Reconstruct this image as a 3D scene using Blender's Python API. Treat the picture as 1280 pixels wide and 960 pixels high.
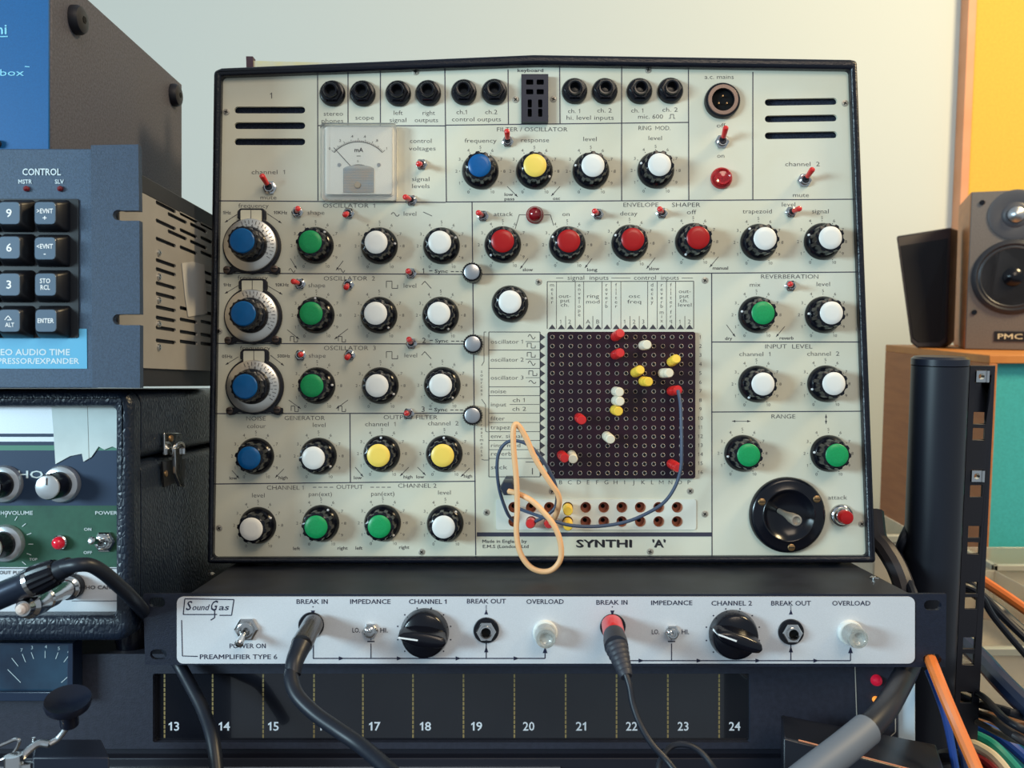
import bpy, bmesh, math, random
from mathutils import Vector, Matrix
random.seed(7)
for o in list(bpy.data.objects): bpy.data.objects.remove(o)
S = bpy.context.scene; COL = S.collection
R = math.radians
F = 1100.0                      # focal length in pixels of the 1280 px frame
PITCH = R(5); CAMZ = 1.25
G = Matrix.Translation((0, 0, CAMZ)) @ Matrix.Rotation(-PITCH, 4, 'X')   # equipment frame: leaned back to face the lens
# ---------------------------------------------------------------- camera, world, lights
cd = bpy.data.cameras.new('camera'); cam = bpy.data.objects.new('camera', cd); COL.objects.link(cam)
cam.matrix_world = G @ Matrix.Rotation(R(90), 4, 'X')
cd.sensor_width = 36; cd.lens = 36*F/1280; cd.clip_start = 0.02; cd.clip_end = 50
cd.dof.use_dof = True; cd.dof.focus_distance = 0.59; cd.dof.aperture_fstop = 15
S.camera = cam
wd = bpy.data.worlds.new('room_light'); S.world = wd; wd.use_nodes = True
wd.node_tree.nodes['Background'].inputs[0].default_value = (0.70, 0.82, 0.92, 1)
wd.node_tree.nodes['Background'].inputs[1].default_value = 0.46
def area(name, loc, to, sx, sy, power, color):
    l = bpy.data.lights.new(name, 'AREA'); l.shape = 'RECTANGLE'; l.size = sx; l.size_y = sy
    l.energy = power; l.color = color
    o = bpy.data.objects.new(name, l); COL.objects.link(o)
    p = G @ Vector(loc); t = G @ Vector(to); o.location = p
    o.rotation_euler = (t-p).to_track_quat('-Z', 'Y').to_euler(); return o
area('window_daylight', (-1.75, -0.75, 0.28), (0.05, 0.61, 0.0), 0.75, 0.40, 47, (0.62, 0.88, 1.0))
area('ceiling_lamp', (1.5, 0.35, 1.3), (0.75, 1.9, -0.1), 0.4, 0.4, 41, (1.0, 0.76, 0.42))
area('room_lamp', (0.6, -1.2, 1.3), (0.1, 0.6, -0.1), 0.9, 0.9, 17, (1.0, 0.82, 0.62))
S.view_settings.view_transform = 'Standard'; S.view_settings.look = 'None'
S.view_settings.exposure = 0.0; S.view_settings.gamma = 1.0; S.view_settings.use_curve_mapping = False

# ---------------------------------------------------------------- materials
MATS = {}
def lin(c):
    return tuple(((x/255)/12.92 if x/255 <= 0.04045 else ((x/255+0.055)/1.055)**2.4) for x in c)
def mat(name, rgb, rough=0.5, metal=0.0, noise=0.0, nscale=200, bump=0.0, bscale=400, emit=0, coat=0, rgb2=None, stretch=None, trans=0, vor=False, alpha=1):
    if name in MATS: return MATS[name]
    m = bpy.data.materials.new(name); m.use_nodes = True; nt = m.node_tree; N = nt.nodes; L = nt.links
    b = N['Principled BSDF']; c = lin(rgb)
    b.inputs['Base Color'].default_value = (*c, 1); b.inputs['Roughness'].default_value = rough
    b.inputs['Metallic'].default_value = metal
    b.inputs['Specular IOR Level'].default_value = 0.5 if sum(rgb) > 250 else 0.38
    if coat: b.inputs['Coat Weight'].default_value = coat
    if trans: b.inputs['Transmission Weight'].default_value = trans
    if alpha < 1: b.inputs['Alpha'].default_value = alpha
    tc = N.new('ShaderNodeTexCoord'); mp = N.new('ShaderNodeMapping'); L.new(tc.outputs['Object'], mp.inputs[0])
    if stretch: mp.inputs['Scale'].default_value = stretch
    if noise or rgb2:
        n = N.new('ShaderNodeTexNoise'); n.inputs['Scale'].default_value = nscale; n.inputs['Detail'].default_value = 5
        L.new(mp.outputs[0], n.inputs['Vector'])
        r = N.new('ShaderNodeValToRGB'); L.new(n.outputs['Fac'], r.inputs[0])
        c2 = lin(rgb2) if rgb2 else tuple(x*(1-noise) for x in c); c3 = c if rgb2 else tuple(min(1, x*(1+noise)) for x in c)
        r.color_ramp.elements[0].color = (*c2, 1); r.color_ramp.elements[1].color = (*c3, 1)
        r.color_ramp.elements[0].position = 0.35; r.color_ramp.elements[1].position = 0.65
        L.new(r.outputs[0], b.inputs['Base Color'])
    if bump:
        if vor:
            n2 = N.new('ShaderNodeTexVoronoi'); n2.feature = 'DISTANCE_TO_EDGE'; n2.inputs['Scale'].default_value = bscale; src = n2.outputs['Distance']
        else:
            n2 = N.new('ShaderNodeTexNoise'); n2.inputs['Scale'].default_value = bscale; src = n2.outputs['Fac']
        L.new(mp.outputs[0], n2.inputs['Vector'])
        bp = N.new('ShaderNodeBump'); bp.inputs['Strength'].default_value = bump; bp.inputs['Distance'].default_value = 0.0012
        L.new(src, bp.inputs['Height']); L.new(bp.outputs[0], b.inputs['Normal'])
    if emit:
        b.inputs['Emission Color'].default_value = (*c, 1); b.inputs['Emission Strength'].default_value = emit
    MATS[name] = m; return m
cream = mat('cream_panel_enamel', (214, 214, 198), 0.5, noise=0.05, nscale=14, rgb2=(207, 203, 182))
ink = mat('panel_ink', (62, 60, 66), 0.6)
inkgrey = mat('faded_panel_ink', (112, 110, 106), 0.6)
black = mat('black_plastic', (11, 13, 22), 0.2)
blackm = mat('black_matt_plastic', (24, 26, 36), 0.5)
rimm = mat('black_case_leatherette', (12, 16, 28), 0.26, bump=0.25, bscale=900)
hole = mat('dark_hole', (5, 6, 9), 0.9)
white = mat('white_cap', (222, 222, 218), 0.35)
green = mat('green_cap', (18, 146, 84), 0.35, noise=0.08, nscale=900)
blue = mat('blue_cap', (0, 84, 146), 0.3, noise=0.05, nscale=300)
red = mat('red_cap', (160, 14, 16), 0.3)
yellow = mat('yellow_cap', (238, 206, 92), 0.35)
redp = mat('red_plastic', (205, 36, 36), 0.3, coat=0.4)
yelp = mat('yellow_plastic', (240, 200, 70), 0.4)
whip = mat('ivory_plastic', (226, 218, 196), 0.4)
ruby = mat('ruby_lens', (125, 14, 24), 0.08, coat=0.6)
chrome = mat('chrome', (205, 205, 205), 0.15, metal=1)
steel = mat('brushed_steel', (190, 192, 195), 0.32, metal=1, noise=0.06, nscale=120)
alu = mat('spun_aluminium', (212, 208, 200), 0.3, metal=0.9)
brass = mat('dull_brass_screw', (150, 120, 84), 0.35, metal=0.8)
dot = mat('white_pointer_paint', (235, 235, 235), 0.5)
maroon = mat('matrix_board', (46, 10, 26), 0.3, rgb2=(12, 12, 26), nscale=7)
eyelet = mat('eyelet_metal', (150, 140, 134), 0.4, metal=0.4)
tancopper = mat('copper_bush', (186, 118, 88), 0.5)
greyc = mat('slate_cable', (66, 78, 100), 0.42)
beigec = mat('peach_cable', (232, 180, 130), 0.45)
blackc = mat('black_cable', (24, 29, 40), 0.4)
silverp = mat('silver_anodised_plate', (214, 217, 222), 0.42, metal=0.25, noise=0.03, nscale=1500)
navyink = mat('navy_ink', (32, 36, 62), 0.5)
rackb = mat('black_rack_paint', (24, 30, 46), 0.42, noise=0.12, nscale=500, bump=0.15, bscale=1500)
# ---------------------------------------------------------------- mesh helpers
class MB:
    def __init__(s): s.bm = bmesh.new(); s.mi = 0
    def face(s, vs):
        try:
            f = s.bm.faces.new(vs); f.material_index = s.mi; return f
        except ValueError: return None
    def box(s, x0, x1, y0, y1, z0, z1, M=None):
        c = [Vector((x, y, z)) for x in (x0, x1) for y in (y0, y1) for z in (z0, z1)]
        if M: c = [M @ p for p in c]
        v = [s.bm.verts.new(p) for p in c]
        for q in ((0,1,3,2),(4,6,7,5),(0,4,5,1),(2,3,7,6),(0,2,6,4),(1,5,7,3)): s.face([v[i] for i in q])
    def hexa(s, near, far):                      # near, far: four corners each
        a = [s.bm.verts.new(p) for p in near]; b = [s.bm.verts.new(p) for p in far]; n = len(a)
        s.face(a); s.face(b[::-1])
        for i in range(n): s.face([a[i], b[i], b[(i+1)%n], a[(i+1)%n]])
    def lathe(s, c, prof, seg=24, axis=None, lobes=0, amp=0, lobe_from=0, lobe_to=99, cap0=True, cap1=True):
        # prof: (r, h) with h going along axis (default: towards the viewer, -Y)
        ax = (axis or Vector((0, -1, 0))).normalized()
        u = Vector((1, 0, 0)) if abs(ax.x) < 0.9 else Vector((0, 1, 0))
        u = (u - ax*u.dot(ax)).normalized(); w = ax.cross(u)
        c = Vector(c); rings = []
        for k, (r, h) in enumerate(prof):
            ring = []
            for i in range(seg):
                a = 2*math.pi*i/seg; rr = r
                if lobes and lobe_from <= k <= lobe_to: rr = r + amp*(1 if math.cos(a*lobes) > 0.3 else -0.4)
                ring.append(s.bm.verts.new(c + ax*h + (u*math.cos(a) + w*math.sin(a))*rr))
            rings.append(ring)
        for a, b in zip(rings, rings[1:]):
            for i in range(seg): s.face([a[i], a[(i+1)%seg], b[(i+1)%seg], b[i]])
        if cap0: s.face(rings[0][::-1])
        if cap1: s.face(rings[-1])
    def cyl(s, p0, p1, r0, r1=None, seg=16):
        p0 = Vector(p0); p1 = Vector(p1); L = (p1-p0).length
        s.lathe(p0, [(r0, 0), (r1 if r1 is not None else r0, L)], seg, p1-p0)
    def sphere(s, c, r, sy=1, seg=12):
        bmesh.ops.create_uvsphere(s.bm, u_segments=seg, v_segments=max(6, seg//2), radius=r,
            matrix=Matrix.Translation(c) @ Matrix.Diagonal((1, sy, 1, 1)))
    def plate(s, outer, holes, f, w0, w1, back=True):
        """flat plate with through holes; f(u,v,w)->Vector"""
        if not holes and len(outer) < 5:
            s.hexa([f(u, v, w0) for u, v in outer], [f(u, v, w1) for u, v in outer]); return
        t = bmesh.new(); loops = []
        for lp in [outer]+holes:
            vs = [t.verts.new((u, v, 0)) for u, v in lp]
            for i in range(len(vs)): t.edges.new((vs[i], vs[(i+1)%len(vs)]))
            loops.append(vs)
        t.verts.index_update()
        bmesh.ops.triangle_fill(t, use_beauty=True, use_dissolve=False, edges=t.edges[:], normal=(0, 0, 1))
        t.verts.index_update()
        fr = [s.bm.verts.new(f(v.co.x, v.co.y, w0)) for v in t.verts]
        bk = [s.bm.verts.new(f(v.co.x, v.co.y, w1)) for v in t.verts]
        for fa in t.faces:
            s.face([fr[v.index] for v in fa.verts])
            if back: s.face([bk[v.index] for v in reversed(fa.verts)])
        for lp in loops:
            n = len(lp)
            for i in range(n):
                a, b = lp[i].index, lp[(i+1)%n].index; s.face([fr[a], fr[b], bk[b], bk[a]])
        t.free()
    def tube(s, pts, r, seg=10, sub=6, caps=True, r1=None):
        P = [Vector(p) for p in pts]; Q = []
        if len(P) > 2:
            E = [P[0]*2-P[1]] + P + [P[-1]*2-P[-2]]
            for i in range(1, len(E)-2):
                for j in range(sub):
                    t = j/sub; a, b, c, d = E[i-1:i+3]
                    Q.append(0.5*((2*b)+(c-a)*t+(2*a-5*b+4*c-d)*t*t+(3*b-a-3*c+d)*t**3))
            Q.append(P[-1])
        else: Q = P
        rings = []; n = None
        for i, p in enumerate(Q):
            d = (Q[min(i+1, len(Q)-1)] - Q[max(i-1, 0)]).normalized()
            if n is None: n = d.orthogonal().normalized()
            n = (n - d*n.dot(d)).normalized(); b = d.cross(n)
            rr = r if r1 is None else r + (r1-r)*i/(len(Q)-1)
            rings.append([s.bm.verts.new(p + (n*math.cos(2*math.pi*k/seg) + b*math.sin(2*math.pi*k/seg))*rr) for k in range(seg)])
        for a, b in zip(rings, rings[1:]):
            for i in range(seg): s.face([a[i], a[(i+1)%seg], b[(i+1)%seg], b[i]])
        if caps: s.face(rings[0][::-1]); s.face(rings[-1])
    def build(s, name, mats, parent=None, mw=None, bevel=0, smooth=True, ang=35, seg=2):
        me = bpy.data.meshes.new(name)
        bmesh.ops.recalc_face_normals(s.bm, faces=s.bm.faces[:])
        s.bm.to_mesh(me); s.bm.free()
        for m in (mats if isinstance(mats, (list, tuple)) else [mats]): me.materials.append(m)
        if smooth:
            me.shade_smooth(); me.set_sharp_from_angle(angle=R(ang))
        o = bpy.data.objects.new(name, me); COL.objects.link(o)
        if parent: o.parent = parent
        if mw is not None: o.matrix_world = mw
        if bevel:
            b = o.modifiers.new('bevel', 'BEVEL'); b.width = bevel; b.segments = seg; b.limit_method = 'ANGLE'; b.angle_limit = R(40)
        return o
def tag(o, label, cat, group=None, kind=None):
    if label: o['label'] = label
    if cat: o['category'] = cat
    if group: o['group'] = group
    if kind: o['kind'] = kind
    return o
class Fr:
    """frame of a machine: origin on pixel (ox,oy) at depth d; camera-facing axes"""
    def __init__(s, ox, oy, d):
        s.d = d; s.s = d/F; s.o = Vector(((ox-640)*s.s, d, (480-oy)*s.s)); s.mw = G @ Matrix.Translation(s.o)
    def q(s, px, py, dy=0):      # on the machine's face, pushed dy along depth
        return Vector(((px-640)*s.s - s.o.x, dy, (480-py)*s.s - s.o.z))
    def u(s, px, py, dy=0):      # where the pixel's ray meets depth d+dy
        k = (s.d+dy)/F
        return Vector(((px-640)*k - s.o.x, dy, (480-py)*k - s.o.z))
    def a(s, x, y, z): return Vector((x, y, z)) - s.o
def thing(name, label, cat, fr, group=None):
    o = bpy.data.objects.new(name, None); COL.objects.link(o); o.empty_display_size = 0.02
    o.matrix_world = fr.mw if isinstance(fr, Fr) else Matrix.Translation(fr)
    return tag(o, label, cat, group)
def P(px, py, d): return Vector(((px-640)/F*d, d, (480-py)/F*d))
def W(px, py, Yw):
    """world point on the vertical plane at world Y"""
    dr = G.to_3x3() @ Vector(((px-640)/F, 1, (480-py)/F)); t = Yw/dr.y
    return Vector((0, 0, CAMZ)) + dr*t
def dupmesh(o, parent, loc, name=None, rot=None):
    c = o.copy(); COL.objects.link(c); c.parent = parent; c.matrix_parent_inverse = Matrix(); c.location = loc
    if rot is not None: c.rotation_euler = rot
    return c
def circ(cx, cy, r, n=16, ry=None): return [(cx+r*math.cos(2*math.pi*i/n), cy+(ry or r)*math.sin(2*math.pi*i/n)) for i in range(n)]
def capsule(x0, x1, y, r, n=6, slope=0):
    o = []
    for i in range(n+1): a = -math.pi/2+math.pi*i/n; o.append((x1-r+r*math.cos(a), y+slope*(x1-x0)/2+r*math.sin(a)))
    for i in range(n+1): a = math.pi/2+math.pi*i/n; o.append((x0+r+r*math.cos(a), y-slope*(x1-x0)/2+r*math.sin(a)))
    return o
def rrect(x0, y0, x1, y1, r, n=5):
    o = []
    for cx, cy, a0 in ((x1-r, y0+r, -90), (x1-r, y1-r, 0), (x0+r, y1-r, 90), (x0+r, y0+r, 180)):
        for i in range(n+1): a = R(a0+90*i/n); o.append((cx+r*math.cos(a), cy+r*math.sin(a)))
    return o
# ---------------------------------------------------------------- lettering from the built-in font, one glyph cache per weight
CHARS = sorted(set("ABCDEFGHIJKLMNOPQRSTUVWXYZabcdefghijklmnopqrstuvwxyz0123456789.-/()'<>+^~=&"))
GL = {}
def make_glyphs():
    tmp = []
    for wt, off in (('thin', -0.008), ('reg', 0.0), ('bold', 0.012)):
        for c in CHARS+[' ', '|']:
            for st in (c, c+'|'):
                cu = bpy.data.curves.new('t', 'FONT'); cu.body = st; cu.offset = off; cu.resolution_u = 2
                o = bpy.data.objects.new('t', cu); COL.objects.link(o); tmp.append((wt, c, st, o))
    dg = bpy.context.evaluated_depsgraph_get(); w = {}
    for wt, c, st, o in tmp:
        e = o.evaluated_get(dg); me = e.to_mesh()
        vs = [(v.co.x, v.co.y) for v in me.vertices]
        mx = max([v[0] for v in vs], default=0)
        if st == c: GL[(wt, c)] = [vs, [tuple(p.vertices) for p in me.polygons], 0]
        w[(wt, c, st == c)] = mx
        e.to_mesh_clear()
    for wt in ('thin', 'reg', 'bold'):
        bar = w[(wt, '|', True)]
        for c in CHARS+[' ']: GL[(wt, c)][2] = w[(wt, c, False)]-bar
    for *_, o in tmp:
        d = o.data; bpy.data.objects.remove(o); bpy.data.curves.remove(d)
make_glyphs()
for wt_, t_ in (('thin', .06), ('reg', .08), ('bold', .125)):     # a figure one with a flag
    h_ = max(v[1] for v in GL[(wt_, 'H')][0])
    GL[(wt_, '1')] = [[(.17, 0), (.17+t_, 0), (.17+t_, h_), (.17+t_*.35, h_), (.17, h_-.06), (.04, h_-.15), (.04, h_-.15-t_), (.17, h_-.07-t_)],
        [(0, 1, 2, 3, 4), (4, 5, 6, 7)], .40]
    GL[(wt_, 'N')] = [[(.05, 0), (.05+t_, 0), (.05+t_, h_), (.05, h_), (.6-t_, 0), (.6, 0), (.6, h_), (.6-t_, h_), (.05+t_*.95, h_-t_*1.5), (.05+t_*.95, h_), (.6-t_*.95, t_*1.5), (.6-t_*.95, 0)],
        [(0, 1, 2, 3), (4, 5, 6, 7), (8, 11, 10, 9)], .67]
    GL[(wt_, 'M')] = [[(.05, 0), (.05+t_, 0), (.05+t_, h_), (.05, h_), (.72-t_, 0), (.72, 0), (.72, h_), (.72-t_, h_), (.05+t_*.9, h_), (.05+t_*.9, h_-t_*1.7), (.385, .18), (.385, .18+t_*1.6), (.72-t_*.9, h_-t_*1.7), (.72-t_*.9, h_)],
        [(0, 1, 2, 3), (4, 5, 6, 7), (9, 10, 11, 8), (10, 12, 13, 11)], .79]
CAPH = max(v[1] for v in GL[('reg', 'H')][0])
def text(mb, f, st, cx, cy, h, w=None, wt='thin', shear=0, left=False, rot=0, sp=0):
    """st centred on pixel (cx,cy); h cap height in px; w total width in px; f(px,py)->Vector"""
    k = h/CAPH; adv = sum(GL[(wt, c)][2] for c in st) + sp*len(st); kx = (w/adv) if w else k*1.1
    x = cx if left else cx - adv*kx/2; yb = cy + h/2; cr, sr = math.cos(rot), math.sin(rot)
    for c in st:
        vs, fs, a = GL[(wt, c)]
        nv = []
        for vx, vy in vs:
            X = x + vx*kx + shear*vy*k; Y = yb - vy*k
            if rot: dx, dy = X-cx, Y-cy; X, Y = cx+dx*cr-dy*sr, cy+dx*sr+dy*cr
            nv.append(mb.bm.verts.new(f(X, Y)))
        for q in fs: mb.face([nv[i] for i in q])
        x += (a+sp)*kx
def line(mb, f, x0, y0, x1, y1, t=1.3):
    d = Vector((x1-x0, y1-y0)); L = d.length
    if L == 0: return
    n = Vector((-d.y, d.x))/L*t/2
    mb.face([mb.bm.verts.new(f(a, b)) for a, b in ((x0+n.x, y0+n.y), (x1+n.x, y1+n.y), (x1-n.x, y1-n.y), (x0-n.x, y0-n.y))])
def poly(mb, f, pts): mb.face([mb.bm.verts.new(f(a, b)) for a, b in pts])
def arrow(mb, f, x0, y0, x1, y1, t=0.7, hd=4):
    line(mb, f, x0, y0, x1, y1, t); d = Vector((x1-x0, y1-y0)).normalized(); n = Vector((-d.y, d.x))
    poly(mb, f, [(x1, y1), (x1-d.x*hd+n.x*hd*.35, y1-d.y*hd+n.y*hd*.35), (x1-d.x*hd-n.x*hd*.35, y1-d.y*hd-n.y*hd*.35)])
def pline(mb, f, pts, t=0.8):
    for a, b in zip(pts, pts[1:]): line(mb, f, *a, *b, t)

# ================================================================ the room
def struct(name, pts, m):
    mb = MB(); v = [mb.bm.verts.new(p) for p in pts]; mb.face(v); o = mb.build(name, m, smooth=False); o['kind'] = 'structure'; return o
wallm = mat('painted_wall', (202, 209, 206), 0.75, bump=0.08, bscale=60)
WY = 2.0
mb = MB(); mb.box(-2.6, 2.6, WY, WY+0.1, 0, 2.7); o = mb.build('wall_back', wallm, smooth=False); o['kind'] = 'structure'
mb = MB(); mb.box(-2.6, 2.6, -2.0, WY, -0.05, 0); o = mb.build('floor', mat('grey_carpet', (96, 92, 90), 0.9, noise=0.2), smooth=False); o['kind'] = 'structure'

# ================================================================ SYNTHESISER
SY = Fr(677, 703, 0.61); s = SY.s
syn = thing('synthesizer', 'cream faced analogue synthesizer with rows of coloured knobs in a black rimmed case', 'synthesizer', SY)
def sq(x, y, dy=0): return SY.q(x, y, dy)
outer = [(262, 703), (1091, 702), (1068, 79), (1060, 77.5), (667, 71.5), (280, 88), (270, 92)]
inner = [(268.5, 695.5), (1082, 693.5), (1060, 89.5), (667, 84), (279, 98)]
mb = MB(); mb.plate(outer, [inner], lambda u, v, w: sq(u, v, w), -0.006, 0.012)
mb.build('rim', rimm, syn, bevel=0.0024, seg=3)
mb = MB(); ins = [(677+(x-677)*.992, 395+(y-395)*.992) for x, y in outer]
mb.hexa([sq(x, y, 0.012) for x, y in ins], [sq(677+(x-677)*.97, 398+(y-398)*.985, 0.115) for x, y in ins])
mb.build('case', rimm, syn, bevel=0.001)
for x, y0 in ((300, .02), (1050, .02), (300, .1), (1050, .1)):
    mb = MB(); mb.lathe(SY.q(x, 703)+Vector((0, y0, 0.0009)), [(0.007, 0), (0.007, 0.0034)], 16, Vector((0, 0, -1))); mb.build('rubber_foot', black, syn)
# panel with sound slots and the pin tray opening
slots = []
for y in (137.5, 157, 177.2): slots.append(capsule(293, 381.5, y, 4.3))
for y in (127.3, 148, 169): slots.append(capsule(956, 1046.5, y, 4.3, slope=-0.015))
tray = rrect(621, 625, 869, 661, 3)
pout = [(266, 697), (1084, 695), (1062, 88), (667, 82), (277, 96)]
mb = MB(); mb.plate(pout, slots+[tray], lambda u, v, w: sq(u, v, w), 0.0, 0.002)
panel = mb.build('front_panel', cream, syn)
for x0, x1, y0, y1 in ((288, 388, 130, 186), (950, 1052, 120, 178)):
    mb = MB(); a = sq(x0, y1, 0.0045); b = sq(x1, y0, 0.0055); mb.box(a.x, b.x, a.y, b.y, a.z, b.z)
    mb.build('speaker_cloth', mat('speaker_cloth', (38, 44, 60), 0.95, noise=0.5, nscale=900), syn, smooth=False)
# ---- printing
fp = lambda x, y: sq(x, y, -0.00012)
ml = MB()
for seg in [((397, 157), (557, 157.3)), ((557, 156.5), (861, 153)), ((275, 251), (557, 253)), ((557, 252.5), (861, 250.5)), ((861, 250.5), (1071, 249)),
    ((271, 341.5), (590, 343)), ((590, 343), (889, 341.5)), ((889, 341.5), (1075, 340)), ((269, 429.3), (592, 430)), ((267.5, 517), (594, 516.5)),
    ((267, 605), (594.5, 601.5)), ((889, 427.5), (1079, 427.5)), ((889, 515), (1079, 514)),
    ((397, 94), (397.5, 251)), ((435, 92), (435, 157)), ((475.5, 91), (475.5, 157)), ((556, 88), (558, 252.5)), ((635, 87), (635.5, 155)),
    ((699.5, 84), (700, 154.5)), ((777, 85), (777, 251.5)), ((860.5, 87), (861, 250.5)), ((941, 90), (941, 249.5)), ((590, 252.5), (594.7, 694)),
    ((437.5, 517), (438, 603)), ((889.5, 341), (890, 694))]:
    line(ml, fp, *seg[0], *seg[1], 1.25)
line(ml, fp, 596, 668, 889.5, 668, 5.2)
ml.build('dividing_lines', mat('rule_ink', (58, 58, 74), 0.5), panel, smooth=False)
mt = MB()
def T(st, x, y, w=None, h=None, wt='thin', **k):
    if h is None: h = 5.3
    text(mt, fp, st, x, y, h, w, wt, **k)
lab = [("stereo",416.7,142,25),("phones",415.5,151,28),("scope",455.7,147,24),("left",497.5,141,12),("right",535.7,141,16),("signal",497.5,150,22),
("outputs",533,150,30),("ch.1",577.5,140,15),("ch.2",614,140,16),("control outputs",595.5,149,62),("ch. 1",718,138.7,17),("ch. 2",755.5,138,19),
("hi. level inputs",737.5,147,60),("ch. 1",797,138,17),("ch. 2",837.5,137,20),("a.c. mains",899,96,37),("off",901,156.7,11),
("on",901,194.5,10),("channel  2",1003,205,44),("mute",1001,243.7,21),("channel  1",336,215,44),("mute",335.5,246.7,21),("control",526,176,28),
("voltages",528,185.5,34),("signal",526,223.7,23),("levels",526,232.5,23),("frequency",600.7,175.7,40),("response",668.7,175,36),("level",737.5,173.7,18),
("level",819,172.5,18),("mix",943.7,355.7,14),("level",1029,355,18),("channel  1",944,442.5,41),("channel  2",1029,442,41),("attack",1046.7,621.7,24),
("attack",629,267.5,24),("on",707.5,267.5,10),("decay",785.7,266.7,22),("off",864,265,12),("trapezoid",946.7,264,37),("level",985.7,255.5,18),("signal",1025.5,264,22),
("colour",320.5,532.5,24),("level",399,531,17),("channel  1",476,530,40),("channel  2",554,529,39),("level",323,619,17),("pan(ext)",400.5,617.5,30),
("pan(ext)",478.5,617,30),("level",555.5,615.5,17),("signal  inputs",735,347,52),("control  inputs",820.5,347,57)]
lab += [("frequency",317,257,38),("frequency",316,347,38),("frequency",319,435,38),("shape",395,265.7,22),("shape",396,356.5,22),("shape",396.5,444.5,22),
 ("level",512.5,267,17),("level",512.5,357,17),("level",513.5,444,17)]
for a in lab: T(*a)
T("mic. 600", 813, 145.7, 32); pline(mt, fp, [(836, 148), (838, 148), (838, 143), (842, 143), (842, 148), (844, 148)], .7)
for st, x, y, w in [("FILTER / OSCILLATOR",665,161.7,89),("RING  MOD.",818,160,41),("OSCILLATOR  1",436.7,257,67),("OSCILLATOR  2",436.7,348,65),
("OSCILLATOR  3",437.5,435,66),("NOISE",320,523,25),("GENERATOR",380.7,522.5,51),("OUTPUT FILTER",513,521.5,68),("CHANNEL 1",357,609.5,48),
("OUTPUT",437,608.5,34),("CHANNEL 2",521.5,607,49),("ENVELOPE",801,256,45),("SHAPER",857.5,256,36),("REVERBERATION",987,345.7,73),
("INPUT  LEVEL",985.7,433,60),("RANGE",979,520.5,31)]: T(st, x, y, w, 5.2)
for x in (391, 398, 405, 412, 463, 470, 477, 484): line(mt, fp, x, 609, x+4.5, 609, .8)
T("1", 339.5, 119.5, None, 7.5, 'reg')
for st, x, y, w in [("keyboard",663,88,33),("low",635.7,243,11),("pass",636.7,248.5,13),("osc",695.5,248,9),("1Hz",283.7,265.7,10),("10KHz",350.5,265.7,17),
("1Hz",284,356,10),("10KHz",352.5,356,17),("05Hz",284,445.5,13),("500Hz",354.5,445,16),("slow",659.5,337,13),("long",740,337,13),("slow",817.5,335.7,13),
("manual",900.5,335,20),("dry",910.5,423,9),("reverb",983,422.5,18),("low",291.5,597.5,10),("high",354,597,12),("low",447,597,10),("high",510,596,12),
("low",525,596,10),("high",585,595,11),("left",370.5,685.5,9),("right",428,685,13),("left",448.5,685,9),("right",505,684,13),
("Made in England by",630.5,676.5,56),("E.M.S (London) Ltd",632,683,58)]: T(st, x, y, w, 3.9, 'bold')
for n, x, y in (("1",529.5,338.5),("2",530,425.5),("3",529,511.5)):
    T(n, x, y, None, 6.5, 'reg'); line(mt, fp, x+7, y, x+11, y, 1); T("Sync", x+22, y+.5, 17, 4.3, 'bold')
    for k in range(3): line(mt, fp, x+34+k*6, y+1, x+38+k*6, y+1, 1)
T("SYNTHI", 755.5, 679.5, 71, 9, 'bold'); T("'A'", 823.7, 679.5, 17, 9, 'bold')
for dx in (.5, -.5):
    T("SYNTHI", 755.5+dx, 679.5+dx*.8, 71, 9, 'bold'); T("'A'", 823.7+dx, 679.5+dx*.8, 17, 9, 'bold')
# arrows
for a in [(634,233,647,246),(700,233,689,245),(298,267,281,278),(334,267,352,279),(298,357,281,367),(334,357,353,368),(298,446,282,456),(338,444,355,457),
 (363,323,371,336),(429,326,420,338),(359,412,374,424),(435,411,418,424),(361,500,376,511),(435,500,420,511),(290,588,299,598),(355,586,344,597),(444,584,454,596),(511,584,500,595),(522,584,532,594),(587,585,576,596),
 (660,323,650,336),(740,323,731,335),(819,322,808,336),(898,321,887,334),(908,406,919,421),(981,408,970,421)]: arrow(mt, fp, *a)
arrow(mt, fp, 926, 526.5, 938, 526.5); arrow(mt, fp, 926, 526.5, 915, 526.5); arrow(mt, fp, 1032.5, 524, 1032.5, 518); arrow(mt, fp, 1032.5, 524, 1032.5, 530)
pline(mt, fp, [(644,286),(649,268.5),(657,268.5)], .7); pline(mt, fp, [(680,268.5),(688,268.5),(692,282)], .7)
# wave symbols
def sine(x, y, w=10, h=2.5): pline(mt, fp, [(x+w*i/8, y-h*math.sin(2*math.pi*i/8)) for i in range(9)], .8)
def square(x, y, w=14, h=9): pline(mt, fp, [(x, y+h/2-1), (x, y-h/2), (x+w/2, y-h/2), (x+w/2, y+h/2), (x+w, y+h/2), (x+w, y)], .8)
sine(489, 268); pline(mt, fp, [(529, 265), (540, 270)], .8)
for y in (356, 444): square(483, y); pline(mt, fp, [(527, y), (531, y-4.5), (539, y+4.5)], .8)
for x, y in ((363, 424), (423, 424), (364, 511), (423, 511)): square(x, y, 9, 7)
sine(361, 338, 8); sine(423, 338, 8)
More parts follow.
